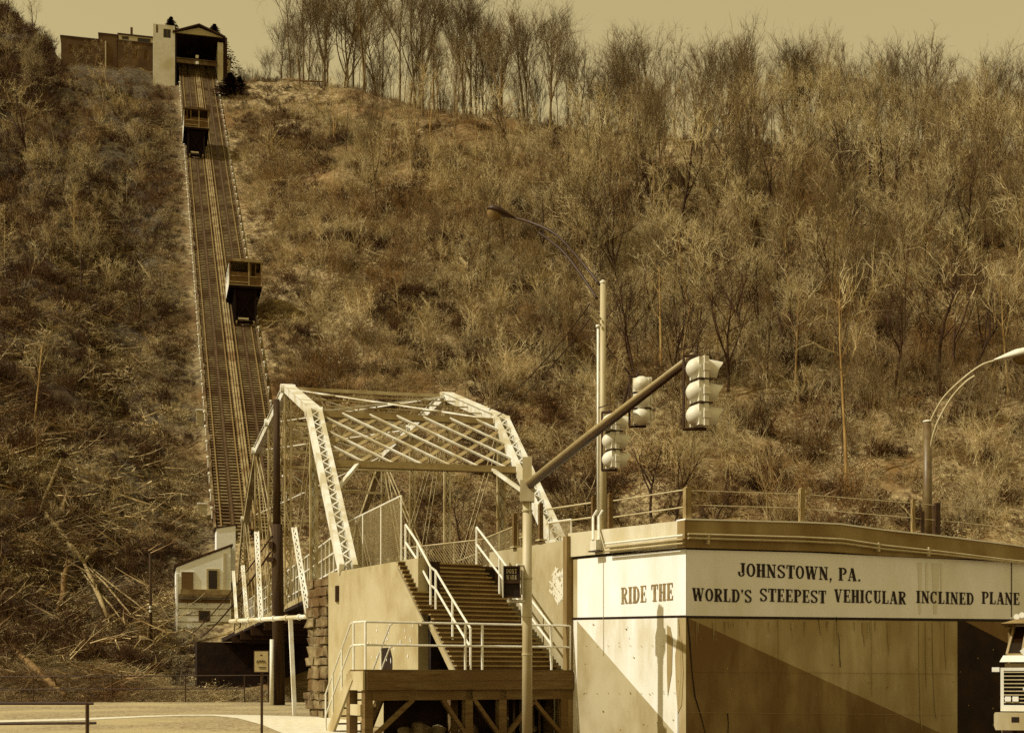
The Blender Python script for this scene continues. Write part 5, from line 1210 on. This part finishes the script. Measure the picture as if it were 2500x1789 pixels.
def signal(c, H, d0, label, brk):
    t = thing('traffic_signal', label, 'traffic signal', c); d0 = d0.normalized(); x = d0.cross(Z).normalized(); hs = H / 6
    for k in range(3):
        q = c + Z * (H / 3 * (1 - k)); b = MB(); b.box(q, x * .165, d0 * .035, Z * (hs - .008)); b.box(q - d0 * .06, x * .14, d0 * .05, Z * (hs - .02))
        b.box(q + x * .17, x * .015, d0 * .05, Z * .05)
        sec = b.build('signal_section', M['sig'], t)
        v = []; n = 14
        for i in range(5):
            ph = math.pi / 2 * i / 4
            for j in range(n): a = 2 * math.pi * j / n; v.append(q - d0 * (.08 + .15 * math.sin(ph)) + (x * math.cos(a) * .15 + Z * math.sin(a) * .15) * max(.02, math.cos(ph)))
        mb = MB(); mb.add(v, [(i * n + j, i * n + (j + 1) % n, (i + 1) * n + (j + 1) % n, (i + 1) * n + j) for i in range(4) for j in range(n)]); mb.build('reflector_back', M['sig'], sec, True)
        vb = MB(); visor(vb, q + d0 * .03, d0, .15, .3); vb.build('visor', M['sig'], sec, True)
        MB().tube([q + d0 * .03, q + d0 * .06, q + d0 * .08], [.13, .12, .04], 12).build('lens', M['lens'], sec, True)
    w_ = MB(); w_.tube([c + Z * (H / 2) + brk * .5, c + Z * (H / 2 + .18) + brk * .2, c + Z * (H / 2 + .1) + brk * 1.3], .012, 5); w_.build('signal_cable', M['dkmetal'], t)
    for k in (-1, 1): MB().box(c + Z * (H / 6 * k), x * .168, d0 * .1, Z * .012).build('seam', M['dkmetal'], t)
    b = MB(); s_ = brk; top, bot = c + Z * (H / 2 + .02), c - Z * (H / 2 + .02)
    b.tube([top + s_, bot + s_], .02, 7); b.tube([top + s_ * 1.05, top], .025, 6); b.tube([bot + s_ * 1.05, bot - s_ * .3], .025, 6)
    b.build('bracket', M['dkmetal'], t); return t
s1 = at(1712, 958, 20.4); s2 = at(1499, 1077, 26.3); s3 = at(1568, 980, 24.6)
signal(s1, 1.0, Vector((.93, .36, 0)), 'largest three-section signal at the tip of the mast arm', Vector((-.25, 0, 0)))
signal(s2, 1.02, Vector((.93, .36, 0)), 'lower three-section signal just right of the tall lamp pole', Vector((-.22, 0, 0)))
signal(s3, .82, Vector((.25, .97, 0)), 'signal turned away from us, hanging behind the middle of the mast arm', Vector((-.22, 0, 0)))
for s_, f in ((s1, .985), (s2, .57), (s3, .69)):
    q = pa.lerp(pb, f); MB().tube([q, Vector((s_.x - .2, s_.y, max(s_.z + .4, q.z - .4)))], .03, 6).build('hanger', M['dkmetal'], TS)
PS = thing('pedestrian_signal', "dark two-section walk signal bracketed to the left of the signal pole", 'pedestrian signal', at(1250, 1420, 33.8))
dd = 33.8; k_ = dd / FPX; c1, c2 = at(1249.5, 1401, dd), at(1249.5, 1440, dd); X = Vector((1, 0, 0)); Y = Vector((0, 1, 0))
for i, c_ in enumerate((c1, c2)):
    b = MB(); b.panel(c_ + Vector((-.2, -.16, -.185)), X, Z, -Y, .4, .37, [(.03, .03, .37, .34)], .05); b.box(c_ + Y * .02, X * .19, Y * .11, Z * .18); sc_ = b.build('signal_section', M['dkmetal'], PS)
    MB().box(c_ + Y * -.098, X * .165, Y * .004, Z * .15).build('face', M['black'], sc_)
    MB().box(c_ + Vector((-.21, -.08, 0)), X * .012, Y * .12, Z * .185).build('side_shade', M['sig'], sc_)
pl = (c1 - Y * .105, Y)
def small(text, c_, px0, px1, y0, y1): lettering(text, 0, px0, px1, y0, y1, M['galv'], 'walk_lettering', plane=(c_ - Y * .106, Y), U=X, out=-Y, par=PS, gap=1.6)
small('DONT', c1, 1236, 1262, 1388, 1399); small('WALK', c1, 1236, 1262, 1403, 1414)
MB().tube([c2 + Vector((-.05, 0, -.18)), c2 + Vector((-.05, 0, -.26)), c2 + Vector((.28, .1, -.26)), Vector((.36, 34, c2.z - .26))], .04, 8).build('bracket', M['sig'], PS)
MB().tube([c1 + Vector((.12, 0, .18)), c1 + Vector((.12, 0, .22)), Vector((.36, 34, c1.z + .2))], .03, 8).build('bracket', M['sig'], PS)
MB().tube([c1 + Vector((.24, .05, .1)), c2 + Vector((.24, .05, -.1))], .03, 8).build('conduit', M['sig'], PS)

# ------------------------------------------------------------------ street lamps
def lamp(basepx, d, ytop, ybase, arm1, arm2, head, label, r, dark, zbase=None):
    base = at(basepx, ybase, d); top = at(basepx, ytop, d); o = thing('street_lamp', label, 'street lamp', base)
    MB().tube([base - Z * 1.2, top], [r * 1.4, r], 14).build('pole', M['galv' if not dark else 'arm_dk'], o, True)
    MB().tube([top, top + Z * .05, top + Z * .09], [r * 1.15, r * 1.1, r * .4], 12).build('cap', M['lamp'], o)
    for pl_ in (arm1, arm2):
        n_ = len(pl_); P_ = [at(x, y, dd_) for x, y, dd_ in pl_]; cu = []
        for i in range(n_ - 1):
            for k in range(5):
                t = k / 5; p0, p1, p2, p3 = P_[max(i - 1, 0)], P_[i], P_[i + 1], P_[min(i + 2, n_ - 1)]
                cu.append(.5 * ((2 * p1) + (p2 - p0) * t + (2 * p0 - 5 * p1 + 4 * p2 - p3) * t * t + (3 * p1 - p0 - 3 * p2 + p3) * t ** 3))
        cu.append(P_[-1]); MB().tube(cu, .038 if not dark else .045, 8).build('arm', M['dkmetal' if not dark else 'galv'], o, True)
    a, b, dd_, sz = head; A = at(*a, dd_); B = at(*b, dd_); ax = (B - A); L = ax.length; ax.normalize(); sdv = ax.cross(Z).normalized(); upv = sdv.cross(ax)
    n_ = 12; st = [(0, .16), (.12, .35), (.3, .62), (.55, .95), (.8, .95), (.94, .6), (1, .15)]; v = []; 
    for f, q in st:
        for k in range(n_):
            t = 2 * math.pi * k / n_; v.append(A + ax * (L * f) + sdv * math.cos(t) * sz * q + upv * (math.sin(t) * sz * q * (.62 if math.sin(t) > 0 else .22)))
    mb = MB(); mb.add(v, [(i * n_ + k, i * n_ + (k + 1) % n_, (i + 1) * n_ + (k + 1) % n_, (i + 1) * n_ + k) for i in range(len(st) - 1) for k in range(n_)]); hd = mb.build('lamp_head', M['lamp' if dark else 'dkmetal'], o, True)
    mb = MB(); cL = A + ax * L * .7 - upv * sz * .15; v = []
    for i in range(5):
        ph = (math.pi / 2) * i / 4
        for k in range(12):
            t = 2 * math.pi * k / 12; v.append(cL + (ax * math.cos(t) * L * .27 + sdv * math.sin(t) * sz * .72) * math.cos(ph) - upv * math.sin(ph) * sz * .85)
    mb.add(v, [(i * 12 + k, i * 12 + (k + 1) % 12, (i + 1) * 12 + (k + 1) % 12, (i + 1) * 12 + k) for i in range(4) for k in range(12)]); mb.build('lens', M['lens'], hd, True)
    return o
D1 = 38.2
l1 = lamp(1472, D1, 692, 1296, [(1464, 695, D1), (1420, 640, D1 + .5), (1360, 575, D1 + 1), (1300, 545, D1 + 1.5), (1258, 533, D1 + 2)], [(1458, 730, D1), (1425, 680, D1 + .4), (1380, 620, D1 + .9), (1345, 590, D1 + 1.2), (1315, 568, D1 + 1.4)],
     ((1258, 533), (1188, 510), D1 + 2, .28), 'tall street lamp with curved double arm, rising from the left parapet', .075, False)
mb = MB(); q = at(1460, 800, D1 - .3); q2 = at(1460, 1290, D1 - .3); mb.tube([q, q2], .032, 8); mb.tube([q, q + Z * .07], .06, 8); mb.build('conduit_pipe', M['rail'], l1, True)
for (xa, ya) in ((1445, 755), (1443, 770)): MB().bar(at(1468, ya + 25, D1 - .1), at(xa, ya, D1 - .2), .04, .04).build('bracket', M['galv'], l1)
for o_ in (-8, 6): MB().tube([at(1466 + o_, 1245, D1 - .4), at(1456 + o_, 1262, D1 - .4), at(1456 + o_, 1318, D1 - .9)], .035, 7).build('conduit_bend', M['rail'], l1)
D2 = 62
lamp(2264, D2, 1030, 1318, [(2267, 1038, D2), (2300, 975, D2 - .5), (2350, 925, D2 - 1), (2395, 892, D2 - 1.5), (2428, 880, D2 - 2)], [(2267, 1112, D2), (2285, 1040, D2 - .4), (2320, 975, D2 - .8), (2355, 935, D2 - 1.2), (2380, 917, D2 - 1.4)],
     ((2426, 880), (2528, 858), D2 - 2, .46), 'far street lamp with bright head at the right edge, behind the parapet', .17, True)
# cables
def cable(lab, a, b, sag, r, m_='dkmetal'):
    a, b = Vector(a), Vector(b); P_ = [a.lerp(b, i / 16) - Z * (sag * 4 * (i / 16) * (1 - i / 16)) for i in range(17)]; tag(MB().tube(P_, r, 5).build('cable', M[m_], smooth=True), lab, 'cable')
cable('upper thin cable from the tall lamp pole down to the bridge portal', at(1440, 742, D1), at(1195, 1000, 52), .3, .02)
cable('lower thin cable from the tall lamp pole down to the bridge portal', at(1440, 778, D1), at(1215, 1016, 54), .25, .02)
UP = thing('utility_pole', 'thick dark wooden utility pole in front of the left bridge truss', 'utility pole', at(680, 1720, 58))
MB().tube([at(681, 1722, 58) - Z * .2, at(678, 1400, 58), at(676, 1280, 58)], [.25, .235, .225], 14).build('shaft', M['wood_pole'], UP, True)
MB().tube([at(676, 1280, 58), at(675, 975, 58)], [.16, .13], 12).build('upper_shaft', M['wood_pole'], UP, True)
MB().tube([at(663, 1722, 57.6), at(664, 1560, 57.6)], .085, 8).build('riser_pipe', M['rail'], UP, True)
MB().box(at(662, 1330, 57.8), Vector((.08, 0, 0)), Vector((0, .08, 0)), Z * .14).build('cable_clamp', M['dkmetal'], UP); MB().box(at(660, 1365, 57.8), Vector((.14, 0, 0)), Vector((0, .08, 0)), Z * .09).build('cable_clamp', M['dkmetal'], UP)
cable('upper thick black cable sagging from the utility pole to the foot of the lower station', at(664, 1308, 57.8), at(462, 1552, 100), .35, .035)
cable('lower thick black cable sagging from the utility pole to the foot of the lower station', at(660, 1348, 57.8), at(490, 1556, 100), .35, .045)
p = hit(369, 1602, 99) or at(369, 1602, 118)
U2 = thing('utility_pole', 'thin dark utility pole standing on the bank left of the lower station', 'utility pole', p); d = p.y
MB().tube([p - Z * .3, at(366, 1350, d)], [.15, .1], 9).build('shaft', M['wood_pole'], U2, True)
for y_ in (1484, 1494): MB().tube([at(367, y_, d - .2), at(367, y_ - 6, d - .2)], .1, 8).build('insulator', M['bulb'], U2)
cable('upper wire from the thin utility pole to the lower station wall', at(367, 1450, d), at(436, 1486, 125.9), .9, .025, 'galv'); cable('lower wire from the thin utility pole to the corner of the lower station', at(369, 1485, d), at(434, 1556, 125.9), 1.0, .03, 'galv')
cable('drooping wire from the thin utility pole to the station balcony', at(367, 1445, d), at(500, 1446, 125), 1.3, .02, 'galv')

# ------------------------------------------------------------------ left foreground
def fence(name, lab, rails, posts, d, m_, r):
    t = thing(name, lab, 'fence', at(rails[0][0], rails[0][2], d))
    for x0, x1, y0, y1 in rails: MB().tube([at(x0, y0, d), at(x1, y1, d)], r, 6).build('rail', M[m_], t)
    for x, y0, y1 in posts: MB().tube([at(x, y0, d), at(x, y1, d)], r, 6).build('post', M[m_], t)
fence('river_fence', 'dark two-rail pipe fence along the river bank behind the lawn', [(-240, 660, 1653, 1647.5), (-240, 597, 1684, 1680), (-240, 660, 1718, 1715)], [(-110, 1652, 1722), (82, 1652, 1722), (273, 1651, 1722), (453, 1650, 1720), (597, 1649, 1720), (655, 1648, 1719)], 61.2, 'dkmetal', .028)
t = thing('guard_rail', 'heavy dark pipe barrier in the near left corner of the lawn', 'railing', at(213, 1789, 30))
MB().tube([at(-150, 1716, 30), at(228, 1716, 30)], .035, 7).build('rail', M['dkmetal'], t); MB().tube([at(-150, 1767, 30), at(235, 1764, 30)], .03, 7).build('rail', M['dkmetal'], t)
MB().tube([at(213, 1714, 30), at(213, 1840, 30)], .04, 7).build('post', M['dkmetal'], t); MB().tube([at(-140, 1714, 30), at(-140, 1840, 30)], .04, 7).build('post', M['dkmetal'], t)
SG = thing('park_sign', 'small upright rectangular sign on a thin dark post at the lawn edge', 'sign', at(638, 1790, 36) - Z * .3)
MB().tube([at(639, 1589, 36), at(639, 1815, 36)], .035, 7).build('post', M['dkmetal'], SG)
pc = at(638, 1614, 35.95); MB().box(pc, X * .19, Y * .012, Z * .275).build('plate', M['signpl'], SG)
MB().panel(pc + Vector((-.19, -.013, -.275)), X, Z, -Y, .38, .55, [(.02, .02, .36, .53)], .006).build('border', M['dkmetal'], SG)
mb = MB(); zz = [(-.12, -.03), (-.09, .03), (-.06, -.02), (-.03, .04), (0, -.02), (.03, .04), (.06, -.02), (.08, .02), (.12, -.03)]
for (a, b), (c, e) in zip(zz, zz[1:]): mb.bar(pc + Vector((a, -.016, b)), pc + Vector((c, -.016, e)), .006, .035, Y)
mb.bar(pc + Vector((-.07, -.016, -.14)), pc + Vector((.12, -.016, -.14)), .006, .015); mb.bar(pc + Vector((-.02, -.016, .16)), pc + Vector((.02, -.016, .16)), .006, .03); mb.bar(pc + Vector((-.05, -.016, -.18)), pc + Vector((.12, -.016, -.18)), .006, .012)
mb.build('sign_mark', M['black'], SG)

# ------------------------------------------------------------------ truck
TKK = thing('dump_truck', 'pale heavy truck facing us with barred grille, cut off by the right edge', 'truck', (9.52, 28.0, 0))
TKK.rotation_euler = (0, 0, -R(19)); x0, yf = 9.52, 28.0
def tb(mb, a, b, c, d, e, f): return mb.hexa([Vector((a, c, e)), Vector((b, c, e)), Vector((b, d, e)), Vector((a, d, e)), Vector((a, c, f)), Vector((b, c, f)), Vector((b, d, f)), Vector((a, d, f))])
zt_ = lambda py: EYE + (HOR - py) / FPX * yf
bm = MB(); pr = [(x0 - .07, zt_(1780)), (x0 - .1, zt_(1770)), (x0 - .1, zt_(1742)), (x0 - .08, zt_(1738)), (x0 + 2.48, zt_(1738)), (x0 + 2.5, zt_(1742)), (x0 + 2.5, zt_(1770)), (x0 + 2.47, zt_(1780))]
bm.prism([Vector((a, yf - .25, b)) for a, b in pr], Y * .3); bp_ = bm.build('bumper', M['galv'], TKK)
for i in range(4): tb(MB(), x0 + .22 + i * .3, x0 + .36 + i * .3, yf - .256, yf - .25, zt_(1761), zt_(1748)).build('step_hole', M['black'], bp_)
gf = MB(); gx0, gx1 = x0 + .02, x0 + 2.38
gf.panel(Vector((gx0, yf, zt_(1735))), X, Z, -Y, gx1 - gx0, zt_(1629) - zt_(1735), [(.06, .12, gx1 - gx0 - .06, zt_(1629) - zt_(1735) - .06)], .12); gr = gf.build('grille_frame', M['chrome'], TKK)
tb(MB(), gx0 + .03, gx1 - .03, yf + .14, yf + .2, zt_(1733), zt_(1630)).build('radiator', M['black'], gr)
for i in range(9):
    z_ = zt_(1640 + i * 9.2); MB().bar(Vector((gx0 + .06, yf + .02, z_)), Vector((gx1 - .06, yf + .02, z_)), .05, .02).build('grille_bar', M['galv'], gr)
for a in (0, .14): tb(MB(), gx0 + .08 + a, gx0 + .19 + a, yf - .03, yf + .06, zt_(1711), zt_(1699)).build('headlight', M['cream'], gr); tb(MB(), gx1 - .19 - a, gx1 - .08 - a, yf - .03, yf + .06, zt_(1711), zt_(1699)).build('headlight', M['cream'], gr)
for i, (a, b, c, d) in enumerate(((.42, 1677, .42, 1684), (.42, 1677, .455, 1683), (.455, 1683, .49, 1677), (.49, 1677, .49, 1684))): MB().bar(Vector((gx0 + a, yf - .04, zt_(b))), Vector((gx0 + c, yf - .04, zt_(d))), .014, .014, Y).build('emblem', M['cream'], gr)
for xx in (x0 - .14, x0 + 2.42): tb(MB(), xx, xx + .14, yf, yf + .1, zt_(1639), zt_(1628)).build('marker_lamp', M['bulb'], TKK)
cb = MB(); tb(cb, x0 + .1, x0 + 2.3, yf + .15, yf + 2.2, .7, zt_(1618)); cb.build('body', M['truck'], TKK)
lg = MB(); lg.hexa([Vector((x0, yf - .02, zt_(1615))), Vector((x0 + 2.4, yf - .02, zt_(1615))), Vector((x0 + 2.3, yf + .5, zt_(1615))), Vector((x0 + .1, yf + .5, zt_(1615))), Vector((x0 + .07, yf + .1, zt_(1599))), Vector((x0 + 2.33, yf + .1, zt_(1599))), Vector((x0 + 2.3, yf + .5, zt_(1599))), Vector((x0 + .1, yf + .5, zt_(1599)))]); lg.build('cowl', M['chrome'], TKK)
# windscreen frame and cab
A, B_, C_, D_ = Vector((x0 + .14, yf + .2, zt_(1597))), Vector((x0 + 2.26, yf + .2, zt_(1597))), Vector((x0 + 2.12, yf + .6, zt_(1524))), Vector((x0 + .28, yf + .6, zt_(1524)))
fr_ = MB()
for p, q in ((A, D_), (B_, C_), (A, B_), (D_, C_), ((A + B_) / 2, (C_ + D_) / 2), (A + X * .28, D_ + X * .24)): fr_.bar(p, q, .045, .05)
ws = fr_.build('windscreen_frame', M['truck'], TKK); g_ = MB(); g_.add([A + Y * .03, B_ + Y * .03, C_ + Y * .03, D_ + Y * .03], [(0, 1, 2, 3)]); g_.build('glass', M['glass'], ws)
cb = MB(); tb(cb, x0 + .2, x0 + 2.2, yf + 1.9, yf + 2.1, zt_(1618), zt_(1524)); tb(cb, x0 + .16, x0 + .2, yf + 1.3, yf + 1.9, zt_(1618), zt_(1530)); tb(cb, x0 + 2.2, x0 + 2.24, yf + 1.3, yf + 1.9, zt_(1618), zt_(1530)); cb.build('cab_back', M['tan_dk'], TKK)
rf = MB(); rf.hexa([Vector((x0 + .02, yf + .25, zt_(1520))), Vector((x0 + 2.38, yf + .25, zt_(1520))), Vector((x0 + 2.3, yf + 2.2, zt_(1522))), Vector((x0 + .1, yf + 2.2, zt_(1522))), Vector((x0 + .3, yf + .5, zt_(1509))), Vector((x0 + 2.1, yf + .5, zt_(1509))), Vector((x0 + 2.1, yf + 2.1, zt_(1509))), Vector((x0 + .3, yf + 2.1, zt_(1509)))]); rr = rf.build('roof', M['tan_dk'], TKK)
for i in range(5):
    c = Vector((x0 + .32 + i * .1 + (i > 1) * .35, yf + .55, zt_(1503 - 4 * min(i, 2)))); MB().tube([c - Y * .05, c + Y * .08], .06, 8).build('roof_lamp', M['bulb'], rr)
MB().bar(Vector((x0 + .42, yf - .02, zt_(1595))), Vector((x0 + .58, yf + .05, zt_(1578))), .14, .02, -Y).build('hood_mirror', M['chrome'], TKK); MB().bar(Vector((x0 + .5, yf + .05, zt_(1606))), Vector((x0 + .5, yf, zt_(1590))), .02, .02).build('mirror_stem', M['dkmetal'], TKK)
bd = MB(); tb(bd, x0 + .3, x0 + 2.1, yf + 2.5, yf + 7, .9, 2.2); bd.build('dump_body', M['tan'], TKK)
for s_ in (x0 + .05, x0 + 2.1):
    for yy in (yf + .9, yf + 4.4, yf + 5.7):
        w_ = MB(); w_.tube([Vector((s_, yy, .5)), Vector((s_ + .28, yy, .5))], .5, 20); wh = w_.build('wheel', M['tyre'], TKK); MB().tube([Vector((s_ - .01, yy, .5)), Vector((s_ + .02, yy, .5))], .26, 14).build('rim', M['galv'], wh)
